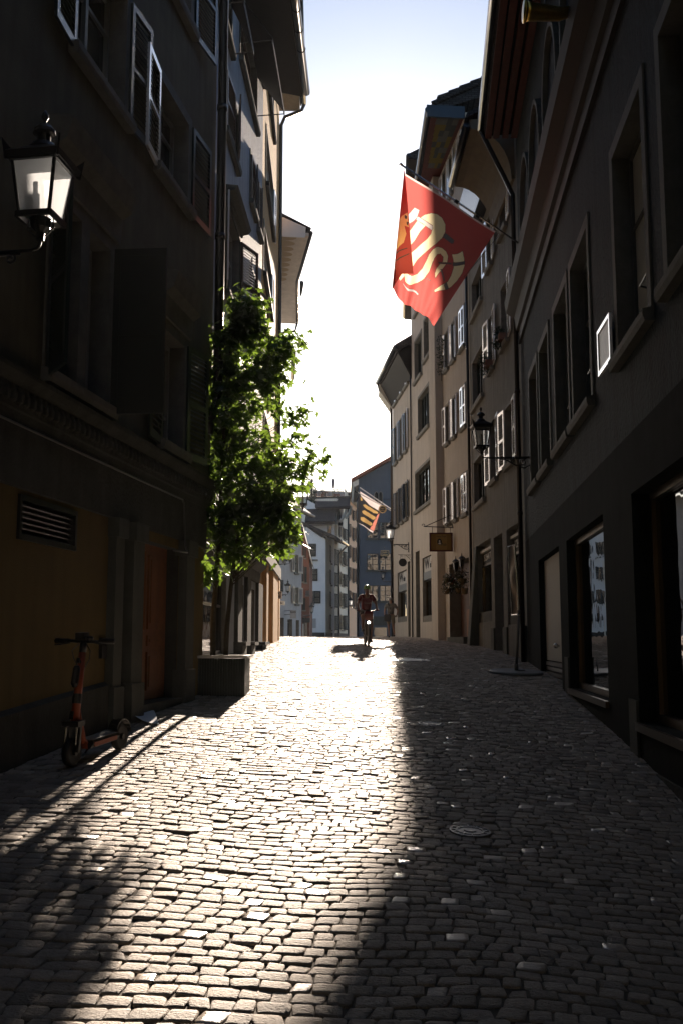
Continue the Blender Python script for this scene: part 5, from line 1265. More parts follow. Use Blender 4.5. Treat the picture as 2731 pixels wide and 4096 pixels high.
text_obj('lettering', 'Pub', .15, 'ink', ps, (cx_ + .085, -.03, cz_ - .09), (1, 0, 0), sx=.85)
mb = MB(); mb.lathe([(.085, -.004), (.085, .004)], (cx_ - .07, -.03, cz_ + .01), 20, axis='y', sy=1.35); md = mb.build('medallion', 'ink', ps)
mb = MB(); mb.ball((cx_ - .07, -.036, cz_ + .03), .028, .006, .04); mb.ball((cx_ - .065, -.036, cz_ - .05), .05, .006, .035); mb.build('portrait', 'pale lettering', md)
mb = MB(); L0 = at(1695, 2106, Y) - o0; R0 = at(1808, 2110, Y) - o0; R1_ = at(1802, 2060, Y) - o0
mb.tube([L0, R0], .018, 6); mb.tube([L0 + Vector((.05, 0, .01)), R1_], .015, 6); mb.tube([Vector((L0.x - .03 + .05 * math.cos(t), 0, L0.z + .045 + .045 * math.sin(t))) for t in np.linspace(-1.5, 3.6, 12)], .012, 5)
mb.tube([Vector((R0.x - .22 + .06 * math.cos(t) * (1 - t / 14), 0, L0.z + .07 + .06 * math.sin(t) * (1 - t / 14))) for t in np.linspace(-1.5, 7, 16)], .012, 5)
mb.tube([R0, R1_], .02, 6); mb.tube([R1_, R1_ + Vector((.12, .15, 0))], .02, 6); mb.tube([R0, R0 + Vector((.12, .15, 0))], .02, 6)
mb.tube([(a.x + .11, 0, b.z), (a.x + .11, 0, L0.z)], .01, 6); mb.tube([(b.x - .08, 0, b.z), (b.x - .08, 0, R0.z)], .01, 6); mb.build('bracket', 'black iron', ps)
Y = 45.6; o0 = at(1609, 2250, Y)
ds_ = empty('round_sign', 'round black disc sign under a scrolled bracket, right of the shining lantern', 'hanging sign', o0)
mb = MB(); mb.lathe([(.17, -.02), (.185, -.015), (.185, .015), (.17, .02)], n=24, axis='y'); mb.build('disc', 'sign black', ds_)
mb = MB(); a, b = at(1591, 2219, Y) - o0, at(1646, 2220, Y) - o0
mb.tube([a, b], .012, 6); mb.tube([(-.1, 0, .13), (-.1, 0, a.z)], .008, 5); mb.tube([(.1, 0, .13), (.1, 0, a.z)], .008, 5); mb.tube(spiral((-.02, a.z - .07), .06, 1.2, 1, 1, 1.5), .008, 5); mb.tube(spiral((b.x - .12, a.z - .09), .08, 1.2, 1, 1, 1.5), .008, 5); mb.tube([(.12, 0, a.z), (b.x, 0, a.z - .3)], .009, 5); mb.tube([b, (b.x, 0, a.z - .35)], .015, 5); mb.build('bracket', 'black iron', ds_)
Y = 50.5; o0 = at(1528, 2037, Y)
os_ = empty('round_tavern_sign', 'round black tavern sign with gold rim and gold lettering in front of the second flag', 'hanging sign', o0)
mb = MB(); mb.lathe([(.15, -.015), (.15, .015)], n=24, axis='y'); mb.build('disc', 'sign black', os_)
mb = MB(); mb.tube([(.175 * math.cos(t), 0, .175 * math.sin(t)) for t in np.linspace(0, 2 * math.pi, 24, endpoint=False)], .026, 6, closed=True)
for k in range(16): mb.ball((.2 * math.cos(k * .3927), 0, .2 * math.sin(k * .3927)), .022, n=6)
mb.build('wreath', 'gold lettering', os_)
text_obj('lettering', 'Oepfel-', .1, 'gold lettering', os_, (0, -.022, .045), (1, 0, 0), sx=.75); text_obj('lettering', 'Chammer', .1, 'gold lettering', os_, (0, -.022, -.055), (1, 0, 0), sx=.65)
mb = MB(); mb.tube([(0, 0, .19), (0, 0, .5)], .01, 5); mb.tube([(0, 0, .5), at(1575, 2000, Y + .6) - o0], .012, 5); mb.build('bracket', 'black iron', os_)
Y = 93.5; o0 = at(1537, 2213, Y)
bs_ = empty('tavern_board', 'black board sign with gold lettering over the middle windows of the blue house', 'hanging sign', o0)
a, b = at(1521, 2224, Y) - o0, at(1554, 2202, Y) - o0
mb = MB(); mb.box(a.x, b.x, -.04, .04, a.z, b.z); mb.build('board', 'sign black', bs_)
mb = MB(); e = .03; mb.box(a.x, b.x, -.05, -.041, b.z - e, b.z); mb.box(a.x, b.x, -.05, -.041, a.z, a.z + e); mb.box(a.x, a.x + e, -.05, -.041, a.z + e, b.z - e); mb.box(b.x - e, b.x, -.05, -.041, a.z + e, b.z - e); mb.build('rim', 'gold lettering', bs_)
text_obj('lettering', 'Oepfel-', .22, 'gold lettering', bs_, (0, -.05, .1), (1, 0, 0), sx=.75); text_obj('lettering', 'Chammer', .22, 'gold lettering', bs_, (0, -.05, -.12), (1, 0, 0), sx=.65)
mb = MB(); mb.tube([(0, .04, 0), (0, 1.5, .3)], .03, 5); mb.tube([(0, 0, b.z), (0, 0, b.z + .4)], .02, 5); mb.tube([(0, 0, b.z + .4), (0, 1.5, b.z + .4)], .02, 5); mb.build('bracket', 'black iron', bs_)
def board_sign(name, label, x0, y0, x1, y1, Y, lines, m, mt, wall=None, frame=None):
    o0 = at((x0 + x1) / 2, (y0 + y1) / 2, Y); a, b = at(x0, y1, Y) - o0, at(x1, y0, Y) - o0
    o = empty(name, label, 'sign', o0)
    mb = MB(); mb.box(a.x, b.x, -.05, .05, a.z, b.z); mb.build('board', m, o)
    for (s_, size, dx, dz, sx) in lines: text_obj('lettering', s_, size, mt, o, (dx, -.056, dz), (1, 0, 0), sx=sx, bold=.004)
    if wall is not None:
        mb = MB(); w_ = Vector(wall) - o0; mb.tube([(a.x, 0, 0), (w_.x, w_.y, 0)], .025, 5); mb.tube([(a.x, 0, b.z * .9), (w_.x, w_.y, b.z * .9)], .02, 5); mb.build('bracket', 'black iron', o)
    return o, a, b
w34 = L3.W(u3 - .3, 0, 4)
o, a, b = board_sign('shop_sign', 'cream sign box with a black lower band sticking out behind the sunlit pilasters', 1090, 2366, 1128, 2395, 36.5, [('PUNKT', .14, .0, .055, .72)], 'sign cream', 'ink', (w34.x, 34.4, 0))
for ch in o.children:
    if ch.name.startswith('board'): ch.data.materials[0] = M['white soffit']
mb = MB(); mb.box(a.x + .02, b.x - .03, -.056, -.051, a.z + .02, -.015); mb.build('band', 'ink', o); text_obj('lettering', 'ZONA', .11, 'pale lettering', o, (.02, -.06, -.075), (1, 0, 0), sx=.8)
board_sign('name_plate', 'pale grey name plate below the cream sign box', 1098, 2404, 1140, 2421, 40, [('KRÖBLI', .1, .0, 0, .7)], 'sign white', 'ink', (-2.6, 39, 0))
board_sign('shop_plate', 'small grey plate on a thin bracket on the grey house', 1161, 2440, 1185, 2474, 67, [('boom', .22, 0, .15, .75)], 'pale grey plaster', 'ink', (-3.9, 68.2, 0))
board_sign('shop_board', 'white board with dark radiating blocks behind the walking man', 1543, 2380, 1582, 2402, 54, [('A', .22, .02, 0, 1.2)] + [('I', .09, -.2 + .1 * k, .1, 1.4) for k in range(5)] + [('I', .09, -.2 + .1 * k, -.1, 1.4) for k in range(5)], 'sign white', 'ink', (3.1, 53.2, 0))

# twin lanterns beside the pub door, flower baskets
for px, py, lb in ((1821, 2262, 'black globe roofed wall lantern by the pub door, farther and lower one'), (1845, 2250, 'black globe roofed wall lantern by the pub door, nearer and higher one')):
    Y = 34.4 if px < 1830 else 33.6
    o0 = at(px, py, Y); o = empty('pub_lantern', lb, 'wall lamp', o0, group='lanterns at the pub door')
    mb = MB(); mb.lathe([(.07, -.14), (.1, .1), (.105, .12)], n=8); mb.build('body', 'shop glass', o)
    mb = MB(); mb.lathe([(.125, .12), (.12, .15), (.08, .2), (.02, .22), (.012, .3), (.003, .33)], n=12); mb.build('cap', 'black iron', o)
    wl = R3.W(R3.loc(o0)[0], 0, 0) - o0
    mb = MB(); mb.lathe([(.03, -.22), (.072, -.14)], n=8); mb.tube([(0, 0, -.18), (0, 0, -.28), (wl.x * .3, wl.y * .3, -.33), (wl.x, wl.y, -.33)], .016, 6); mb.tube([(.05 * math.cos(t) + .12, 0, -.24 + .05 * math.sin(t)) for t in np.linspace(0, 5, 12)], .009, 5); mb.build('arm', 'black iron', o)
rnd = random.Random(8)
for i, (px, py, r, lb, cl) in enumerate(((1789, 2312, .2, 'hanging basket of white flowers, top left of the pub flowers', 1), (1805, 2328, .17, 'hanging basket of red geraniums between the white flowers', 2), (1787, 2352, .24, 'lowest trailing basket of white flowers by the pub pilaster', 1), (1846, 2312, .28, 'largest leafy flower basket beneath the pub lanterns', 1), (1832, 2350, .22, 'dark leafy basket right of the red geraniums', 1))):
    Y = 35.6 - .35 * (px > 1820) * 3; o0 = at(px, py, Y); o = empty('flower_basket', lb, 'flower basket', o0, group='flower baskets at the pub')
    mb = MB(); mb.lathe([(.04, -r * .9), (r * .5, -r * .5), (r * .6, -r * .1)], n=10); mb.build('basket', 'basket', o)
    mb = MB(); bush(mb, (0, 0, 0), r, 260, .035, rnd); mb.build('foliage', 'leaf dark', o)
    mb = MB(); bush(mb, (0, -.04, r * .2), r * 1.05, 34, .03, rnd); mb.build('flowers', 'flower white' if cl == 1 else 'flower red', o)
    wl = R3.W(R3.loc(o0)[0], 0, 0) - o0
    mb = MB(); mb.tube([(0, 0, 0), (0, 0, r + .15), (wl.x, wl.y, r + .15)], .008, 4); mb.build('hook', 'black iron', o)
Y = 32.6; o0 = at(1856, 2362, Y); o = empty('wicker_basket', 'wicker basket with a hoop handle by the pub door', 'basket', o0)
mb = MB(); mb.lathe([(.09, -.12), (.12, .06), (.125, .07), (.11, .06)], n=12); mb.build('basket', 'basket', o)
mb = MB(); mb.tube([(.1 * math.cos(t), 0, .06 + .13 * math.sin(t)) for t in np.linspace(0, math.pi, 10)], .01, 5); wl = R3.W(max(.05, R3.loc(o0)[0]), 0, 0) - o0; mb.tube([(0, 0, .19), (wl.x, wl.y, .19)], .008, 4); mb.build('handle', 'basket', o)
for r, lb, big in ((B1, 'window box with hanging plants on the grey house, under the left of the upper windows', .26), (B2, 'small pot plant on the upper window sill nearest the lantern', .17)):
    c = R2.W((r[0] + r[1]) / 2, .12, r[2] + .05); o = empty('window_box', lb, 'window box', c)
    mb = MB(); mb.box(-.09, .09, -.25, .25, -.04, .14); mb.build('box', 'terracotta', o)
    mb = MB(); bush(mb, (-.05, 0, .2), big, 200, .04, rnd); bush(mb, (-.12, 0, -.1), big, 150, .04, rnd); mb.build('foliage', 'leaf dark', o)
c = R3.W(holes3[6][1] + .1, .15, holes3[6][2] + .5); o = empty('climbing_plant', 'dark climbing plant trailing beside an upper window of the pub house', 'plant', c)
mb = MB(); 
for k in range(5): bush(mb, (0, 0, -.5 + k * .3), .2, 90, .04, rnd)
mb.build('foliage', 'leaf dark', o); mb = MB(); mb.tube([(0, 0, -.9), (.02, 0, .9)], .012, 5); mb.build('stem', 'bark', o)
# ---------------------------------------------------------------- maple in its planter
pc = at(876, 2640, 15.45)
gzp = ground(pc.x, pc.y)
pl = empty('planter', 'square dark green ribbed planter box with a pale metal rim', 'planter', (pc.x, pc.y, gzp))
hw_, ht = .44, .56
mb = MB()
mb.box(-hw_ + .02, hw_ - .02, -hw_ + .02, hw_ - .02, -.05, ht - .03)
for k in range(22):
    t = -hw_ + .03 + k * (2 * hw_ - .06) / 21
    for s_ in (-1, 1): mb.box(t - .012, t + .012, s_ * (hw_ - .02), s_ * hw_, -.04, ht - .03); mb.box(s_ * (hw_ - .02), s_ * hw_, t - .012, t + .012, -.04, ht - .03)
mb.build('box', 'planter green', pl)
mb = MB()
for s_ in (-1, 1): mb.box(-hw_ - .03, hw_ + .03, s_ * hw_ - .04, s_ * hw_ + .04, ht - .028, ht + .01); mb.box(s_ * hw_ - .04, s_ * hw_ + .04, -hw_ + .041, hw_ - .041, ht - .028, ht + .01)
mb.build('rim', mat('pale rim', (.45, .45, .45), .35, .5, metal=.3), pl)
mb = MB(); mb.box(-hw_ + .05, hw_ - .05, -hw_ + .05, hw_ - .05, ht - .06, ht - .045); mb.build('soil', 'soil', pl)
tr = empty('maple_tree', 'slender young maple with two stems and backlit star shaped leaves, in the planter', 'tree', (pc.x, pc.y, gzp + ht - .05))
rnd = random.Random(21)
def tz(py): return at(870, py, 15.45).z - (gzp + ht - .05)
def tx(px): return at(px, 2000, 15.45).x - pc.x
stem = [[(-.09, 0, 0), (-.1, .0, .6), (-.06, .02, 1.2), (-.02, 0, 2.0), (.0, .02, 3.0), (.05, 0, 4.0), (.12, 0, tz(1260))], [(.1, .02, 0), (.12, .0, .5), (.17, 0, 1.1), (.26, .03, 1.9), (.4, .08, 2.6), (.5, .1, 3.2)]]
mb = MB(); mb.tube(stem[0], [.045, .042, .038, .032, .026, .018, .005], 8); mb.tube(stem[1], [.04, .037, .032, .026, .018, .006], 8)
prof = [(1190, 935, 1045), (1240, 920, 1065), (1290, 925, 1050), (1330, 870, 1090), (1380, 855, 1180), (1440, 852, 1180), (1520, 860, 1140), (1580, 840, 1105), (1640, 800, 1215), (1700, 780, 1215), (1760, 795, 1200), (1830, 775, 1280), (1900, 790, 1235), (1960, 800, 1200), (2030, 790, 1185), (2090, 750, 1195), (2150, 745, 1185), (2200, 765, 1150), (2240, 800, 1000), (2280, 800, 940), (2330, 815, 870)]
py_ = [p[0] for p in prof]; l_ = [p[1] for p in prof]; r_ = [p[2] for p in prof]
twigs = []
for i in range(185):
    py = 1200 + 985 * rnd.random() ** .8
    a, b = interp(py, py_, l_), interp(py, py_, r_) - 24
    px = rnd.uniform(a + 12, b - 12)
    half = (b - a) / 2 / FS * 15.45
    ex = (px - (a + b) / 2) / ((b - a) / 2)
    yy = rnd.uniform(-1, 1) * half * .75 * math.sqrt(max(.05, 1 - ex * ex))
    yy = max(-.8, min(.8, yy)) * (.42 if tz(py) < 2.4 else .8)
    twigs.append((tx(px), yy, tz(py)))
for e in ((835, 2290), (860, 2275), (930, 2235), (1275, 1845), (1240, 1850), (1170, 1370), (1150, 1390), (870, 1350), (1210, 1650), (1190, 1780), (1180, 2130), (760, 2090), (755, 2160), (1130, 2170), (985, 1200), (960, 1225), (1030, 1225), (990, 1250), (1010, 1290), (975, 1320)):
    twigs.append((tx(e[0]), rnd.uniform(-.5, .1), tz(e[1])))
for x, y, z in twigs:                                             # every leaf cluster hangs on a limb
    zb_ = max(.7, z - .25 - .45 * math.hypot(x, y))
    s_ = stem[0] if (x < .15 or zb_ > 3) else stem[1]
    zs_ = [p[2] for p in s_]; bx = interp(zb_, zs_, [p[0] for p in s_]); by = interp(zb_, zs_, [p[1] for p in s_])
    mb.tube([(bx, by, zb_), (bx * .5 + x * .5, by * .5 + y * .5, (zb_ + z) / 2 + .03), (x, y, z)], [.009, .006, .002], 4)
mb.build('trunk', 'bark', tr, True)
LEAF = [(0, 0), (.28, -.12), (.42, .1), (.22, .22), (.55, .5), (.2, .48), (0, 1.0), (-.2, .48), (-.55, .5), (-.22, .22), (-.42, .1), (-.28, -.12)]
mb = MB()
for (x, y, z) in twigs:
    n = int(rnd.randint(24, 37) * (1.2 if z < 2.6 else 1))
    for k in range(n):
        c = Vector((x + rnd.gauss(0, .115), y + rnd.gauss(0, .11), z + rnd.gauss(-.03, .10)))
        d = Vector((rnd.gauss(0, .8) + .25 * (c.x - 0), rnd.gauss(0, .8), rnd.uniform(-1.1, .05))).normalized()
        nn = Vector((rnd.gauss(0, .55), rnd.gauss(-.15, .55), 1)).normalized(); sdir = d.cross(nn).normalized(); nn = sdir.cross(d)
        s_ = rnd.uniform(.08, .17); cup = rnd.uniform(-.15, .25)
        vs = [c + d * (p[1] * s_) + sdir * (p[0] * s_) + nn * (-abs(p[0]) * cup * s_ - p[1] * p[1] * .15 * s_) for p in LEAF]
        mb.add(vs, [(0, 1, 2, 3), (0, 3, 5), (3, 4, 5), (0, 5, 6), (0, 6, 7), (0, 7, 9), (7, 8, 9), (0, 9, 10, 11)], 0)
c = Vector((tx(1006), -.3, tz(1250))); mb.add([c + Vector(p) for p in ((0, 0, .05), (.03, 0, 0), (0, 0, -.06), (-.03, 0, 0))], [(0, 1, 2, 3)], 1)
LF = translucent('maple leaf', (.01, .025, .009), (.19, .31, .035), .38, .38); LO = translucent('orange leaf', (.4, .1, .02), (.7, .15, .02), .5)
mb.build('crown', [LF, LO], tr)

# ---------------------------------------------------------------- electric scooter
F_, B_ = gpos(287, 3070), gpos(445, 3012)
fw = Vector((F_.x - B_.x, F_.y - B_.y, 0)); dist = fw.length; fw.normalize()
WB = .92
mid = Vector((F_.x, F_.y, 0)) - fw * WB / 2
gz0 = ground(F_.x, F_.y); gz1 = ground(F_.x - fw.x * WB, F_.y - fw.y * WB)
sc_ = empty('electric_scooter', 'orange rental scooter with black handlebar parked by the ochre wall', 'scooter', (mid.x, mid.y, (gz0 + gz1) / 2 + .004), math.atan2(fw.x, -fw.y))
sc_.rotation_euler = (math.atan2(gz1 - gz0, WB), 0, math.atan2(fw.x, -fw.y))
yf, yr, rw_ = -WB / 2, WB / 2, .13
def wheel(par, name, y, r, w_, spokes, rimm='dull steel', n=28, tyre='rubber', hub=.03):
    o = MB(); o.lathe([(r - .035, -w_ * .4), (r - .012, -w_ * .5), (r, -w_ * .2), (r, w_ * .2), (r - .012, w_ * .5), (r - .035, w_ * .4)], (0, y, r), n, axis='x'); t = o.build('tyre', tyre, par, True)
    t.name = name
    m_ = MB(); m_.tube([(0, y + (r - .04) * math.cos(a), r + (r - .04) * math.sin(a)) for a in np.linspace(0, 2 * math.pi, n, endpoint=False)], .012, 6, closed=True); m_.tube([(-.05, y, r), (.05, y, r)], hub, 8)
    for k in range(spokes): a = 2 * math.pi * k / spokes; m_.tube([(.01 * (-1) ** k, y, r), (0, y + (r - .04) * math.cos(a), r + (r - .04) * math.sin(a))], .006 if r < .2 else .0022, 4)
    m_.build('rim', rimm, t); return t
wheel(sc_, 'front_wheel', yf, rw_, .07, 5, 'black plastic'); wheel(sc_, 'rear_wheel', yr, rw_, .07, 5, 'black plastic')
mb = MB()
for s_ in (-1, 1): mb.bar((s_ * .055, yf, rw_), (s_ * .055, yf + .04, .36), .03, .045)
mb.box(-.085, .085, yf - .03, yf + .1, .36, .41); mb.build('fork', 'black plastic', sc_)
mb = MB()
for s_ in (-1, 1): mb.tube([(s_ * .055, yf - .03, .2), (s_ * .055, yf + .0, .36)], .009, 6)
mb.build('fork_stay', 'steel', sc_)
top = Vector((0, yf + .22, 1.12)); low = Vector((0, yf + .055, .4))
mb = MB(); mb.tube([low, low + (top - low) * .86], [.042, .034], 10); mb.build('stem', 'orange paint', sc_, True)
dv = top - low
for t0, t1, w_, dy, nm in ((.03, .13, .034, -.035, 'battery_clip'), (.22, .34, .046, 0, 'band'), (.43, .7, .034, -.04, 'phone_pad'), (.73, .79, .032, -.03, 'catch')):
    mb = MB(); a, b = low + dv * t0, low + dv * t1
    if nm == 'phone_pad': mb.tube([a + Vector((-.02, dy, 0)), a + Vector((-.02, dy, .03)), b + Vector((-.02, dy, -.03)), b + Vector((-.02, dy, 0))], [.022, .036, .036, .022], 10)
    elif nm == 'band': mb.tube([a, b], w_, 10)
    else: mb.bar(a + Vector((-.01, dy, 0)), b + Vector((-.01, dy, 0)), w_ * 1.6, .03)
    mb.build(nm, 'black plastic', sc_)
mb = MB(); mb.tube([low + dv * .86, top], .034, 10); mb.tube([(-.3, top.y + .02, top.z + .02), (-.06, top.y, top.z), (.06, top.y, top.z), (.3, top.y + .02, top.z - .01)], .015, 8); hb = mb.build('handlebar', 'black plastic', sc_, True)
for s_ in (-1, 1):
    mb = MB(); mb.tube([(s_ * .16, top.y + .01, top.z + .005), (s_ * .31, top.y + .022, top.z + .005)], .023, 10); mb.build('grip', 'rubber', hb, True)
    mb = MB(); mb.tube([(s_ * .13, top.y - .02, top.z - .01), (s_ * .2, top.y - .06, top.z - .02), (s_ * .27, top.y - .06, top.z - .025)], .007, 5); mb.build('brake_lever', 'black plastic', hb)
mb = MB(); mb.box(-.06, .03, top.y - .05, top.y + .05, top.z + .02, top.z + .085); mb.lathe([(.03, 0), (.04, .02), (.03, .04)], (.06, top.y, top.z + .01), 10); mb.build('display', 'black plastic', sc_)
mb = MB()
for s_ in (-1, 1): mb.tube([(s_ * .04, top.y - .02, top.z - .02), (s_ * .095, top.y - .05, top.z - .08), (s_ * .08, top.y - .04, top.z - .16), (s_ * .02, top.y - .035, top.z - .26)], .005, 5)
mb.build('cable', 'black plastic', sc_)
mb = MB(); mb.lathe([(.018, -.003), (.018, .003)], (0, top.y - .075, top.z - .19), 10, axis='y', sy=1.5); mb.build('headlight', 'steel', sc_)
mb = MB(); mb.tube([low + dv * .12 + Vector((0, .02, 0)), (0, yf + .2, .2), (0, yf + .26, .17)], [.035, .035, .04], 8); mb.build('neck', 'orange paint', sc_, True)
mb = MB(); mb.prism([(-.075, yf + .2, .13), (.075, yf + .2, .13), (.09, yf + .24, .17), (.08, yf + .24, .2), (-.08, yf + .24, .2), (-.09, yf + .24, .17)], (0, .52, 0)); dk = mb.build('deck', 'black plastic', sc_)
mb = MB(); mb.box(-.075, .075, yf + .25, yf + .72, .2005, .206); mb.build('deck_mat', mat('deck mat', (.2, .2, .2), .35, .6, bump=.4, bscale=90), dk)
mb = MB(); mb.bar((.088, yf + .26, .16), (.088, yf + .7, .16), .012, .04); mb.bar((-.088, yf + .26, .16), (-.088, yf + .7, .16), .012, .04); mb.box(-.05, .05, yf + .19, yf + .2, .13, .19); mb.build('side_rail', 'orange paint', dk)
mb = MB()
ar = [(yr + (rw_ + .035) * math.cos(a), rw_ + (rw_ + .035) * math.sin(a)) for a in np.linspace(2.6, .15, 10)]
for (a, b), (c, d) in zip(ar[:-1], ar[1:]): mb.add([(-.05, a, b), (.05, a, b), (.05, c, d), (-.05, c, d), (-.05, a, b + .012), (.05, a, b + .012), (.05, c, d + .012), (-.05, c, d + .012)], [(0, 3, 2, 1), (4, 5, 6, 7), (0, 1, 5, 4), (1, 2, 6, 5), (2, 3, 7, 6), (3, 0, 4, 7)])
mb.build('mudguard', mat('glossy black', (.02, .02, .02), .2, .6), sc_)
mb = MB(); mb.tube([(-.09, .1, .15), (-.2, .12, .0)], .01, 6); mb.build('kickstand', 'black plastic', sc_)

# newspaper, drain covers, banner stand
pn_ = [gpos(x, y) for x, y in ((533, 2850), (612, 2852), (637, 2905), (541, 2892))]
o = empty('newspaper', 'folded newspaper lying on the cobbles by the oak door', 'newspaper', pn_[0])
c = np.array([[p.x, p.y, p.z] for p in pn_]); n = 10
mb = MB()
for j in range(n + 1):
    for i in range(n + 1):
        u, v = i / n, j / n; p = c[0] * (1 - u) * (1 - v) + c[1] * u * (1 - v) + c[2] * u * v + c[3] * (1 - u) * v - c[0]
        mb.v.append((p[0], p[1], p[2] + .02 + .035 * abs(u - .1) * (1 + math.sin(v * 5)) * .5 + .05 * v * (1 - v) + .06 * (1 - u) ** 3))
for j in range(n):
    for i in range(n): mb.f.append((j * (n + 1) + i, j * (n + 1) + i + 1, (j + 1) * (n + 1) + i + 1, (j + 1) * (n + 1) + i)); mb.m.append(1 if (j == 2 and 1 < i < 4) else 0)
mb.build('sheet', ['paper', 'louvre grey'], o, True)
for px, py, r, lb in ((1878, 3328, .16, 'round iron cover in the shaded cobbles, nearest one'), (1725, 2898, .17, 'small round iron cover in the shade, farther along the shadow edge'), (1625, 2640, .55, 'large round iron cover half in the sun, farthest one')):
    p = gpos(px, py); o = empty('manhole_cover', lb, 'manhole cover', (p.x, p.y, p.z + .006), group='iron covers in the cobbles')
    s_ = (ground(p.x, p.y + .3) - ground(p.x, p.y - .3)) / .6; o.rotation_euler = (math.atan(s_), math.atan((ground(p.x - .3, p.y) - ground(p.x + .3, p.y)) / .6), 0)
    mb = MB(); mb.lathe([(r, -.03), (r, .004), (r * .92, .006), (r * .9, .001), (r * .72, .001), (r * .7, .006), (r * .6, .006), (r * .58, .001), (r * .3, .001), (r * .28, .007), (.002, .007)], n=28)
    for k in range(12): a = k * math.pi / 6; mb.obox((r * .81 * math.cos(a), r * .81 * math.sin(a), .003), (r * .09 * math.cos(a), r * .09 * math.sin(a), 0), (-r * .03 * math.sin(a), r * .03 * math.cos(a), 0), (0, 0, .004))
    mb.build('cover', 'cast iron', o)
p = gpos(2093, 2696)
p = Vector((min(p.x, float(xr(p.y)) - .58), p.y, 0)); p.z = ground(p.x, p.y)
o = empty('banner_stand', 'leaning narrow banner on a steel pole with a round grey base plate', 'banner stand', (p.x, p.y, p.z))
mb = MB(); mb.lathe([(.52, .0), (.54, .012), (.54, .04), (.52, .052), (.002, .055)], n=36)
mb.v = [(x, y, z + (ground(p.x + x, p.y + y) - p.z) + .01) for x, y, z in mb.v]; mb.build('base_plate', 'plate grey', o)
t = at(2057, 2177, p.y) - p; j = at(2073, 2459, p.y) - p
mb = MB(); mb.tube([(0, 0, .05), (0, 0, .2)], .04, 10); mb.tube([(0, 0, .1), j], .027, 8); mb.tube([j, j + Vector((0, .0, .1))], .035, 8); mb.bar((.03, 0, .07), (.17, -.05, .07), .02); mb.build('pole', 'dull steel', o, True)
bx = Vector((-.075, .38, 0)); t0 = t
mb = MB(); mb.tube([j, t, t + bx + Vector((0, 0, -.02)), j + bx], .016, 6, closed=True); mb.tube([j - Vector((.0, .03, 0)), j + bx], .022, 6); fr = mb.build('frame', 'steel', o)
mb = MB(); n = 8
for a in range(n + 1):
    for b in range(9):
        v, u = a / n, b / 8; q = (j + (t - j) * v) + bx * u; mb.v.append((q.x + .03 * math.sin(u * 3.1) * math.sin(v * 9), q.y, q.z))
for a in range(n):
    for b in range(8): mb.f.append((a * 9 + b, a * 9 + b + 1, (a + 1) * 9 + b + 1, (a + 1) * 9 + b)); mb.m.append(0)
mb.build('banner', mat('dark banner', (.03, .032, .035), .3, .5), o, True)

# ---------------------------------------------------------------- people
def skin(name, nodes, edges, m, parent, root=0, sub=2, extra=None):
    me = bpy.data.meshes.new('tmp'); me.from_pydata([n[:3] for n in nodes], edges, [])
    ob = bpy.data.objects.new('tmp', me); COL.objects.link(ob)
    ob.modifiers.new('s', 'SKIN')
    for i, n in enumerate(nodes):
        sv = me.skin_vertices[0].data[i]; r = n[3]; sv.radius = (r, n[4] if len(n) > 4 else r); sv.use_root = (i == root)
    sb = ob.modifiers.new('u', 'SUBSURF'); sb.levels = sub; sb.render_levels = sub
    bpy.context.view_layer.update()
    r_ = bpy.data.meshes.new_from_object(ob.evaluated_get(bpy.context.evaluated_depsgraph_get()))
    bpy.data.objects.remove(ob); bpy.data.meshes.remove(me)
    mb = MB(); mb.add([tuple(v.co) for v in r_.vertices], [list(p.vertices) for p in r_.polygons]); bpy.data.meshes.remove(r_)
    if extra: extra(mb)
    return mb.build(name, m, parent, True)
def hand(par, c, fdir, side, m, grip=True):
    """palm with four bent fingers and a thumb closing round a bar along x"""
    mb = MB(); c = Vector(c); f = Vector(fdir).normalized(); x = Vector((1, 0, 0)); dn = Vector((0, 0, -1))
    mb.ball(c, .042, .045, .022, 10)
    for i, l in enumerate((.062, .07, .066, .052)):
        o_ = c + x * side * (-.03 + .02 * i) * -1 + f * .03
        mb.tube([o_, o_ + f * l * .5 + dn * .006, o_ + f * l * .62 + dn * l * .45, o_ + f * l * .25 + dn * l * .7] if grip else [o_, o_ + f * l * .5, o_ + f * l + dn * .012], [.011, .0105, .0095, .008] if grip else [.011, .01, .008], 6)
    o_ = c - x * side * .035; mb.tube([o_, o_ - x * side * .02 + f * .02, o_ - x * side * .012 + f * .05 + dn * .01], [.013, .012, .009], 6)
    return mb.build('hand', m, par, True)
def face(y0, z0, d):
    def ex(mb):
        mb.ball((0, y0 + d * .092, z0 - .01), .014, .018, .02, 8)                      # nose
        for s_ in (-1, 1):
            mb.ball((s_ * .088, y0 - d * .005, z0), .012, .022, .032, 8)               # ears
            mb.ball((s_ * .032, y0 + d * .078, z0 + .025), .013, .008, .008, 8)        # eyes
        mb.ball((0, y0 + d * .078, z0 - .055), .026, .008, .007, 8)                    # mouth
    return ex
Fc = gpos(1473, 2589); yaw = R(4)
hd = Vector((math.sin(yaw), -math.cos(yaw), 0)); bc = Vector((Fc.x, Fc.y, 0)) - hd * .54
g0, g1 = ground(Fc.x, Fc.y), ground(Fc.x - hd.x * 1.05, Fc.y - hd.y * 1.05)
rotb = (math.atan2(g1 - g0, 1.05), 0, yaw)
locb = (bc.x, bc.y, (g0 + g1) / 2 + .01)
bk = empty('bicycle', 'black touring bicycle with a lit front lamp and an orange handlebar bag', 'bicycle', locb); bk.rotation_euler = rotb
wheel(bk, 'front_wheel', -.54, .345, .042, 20, 'dull steel', 36, hub=.018); wheel(bk, 'rear_wheel', .51, .345, .042, 20, 'dull steel', 36, hub=.025)
mb = MB()
hdT, hdB, bb, st, rr = (0, -.4, .9), (0, -.43, .72), (0, .03, .29), (0, .2, .86), (0, .51, .345)
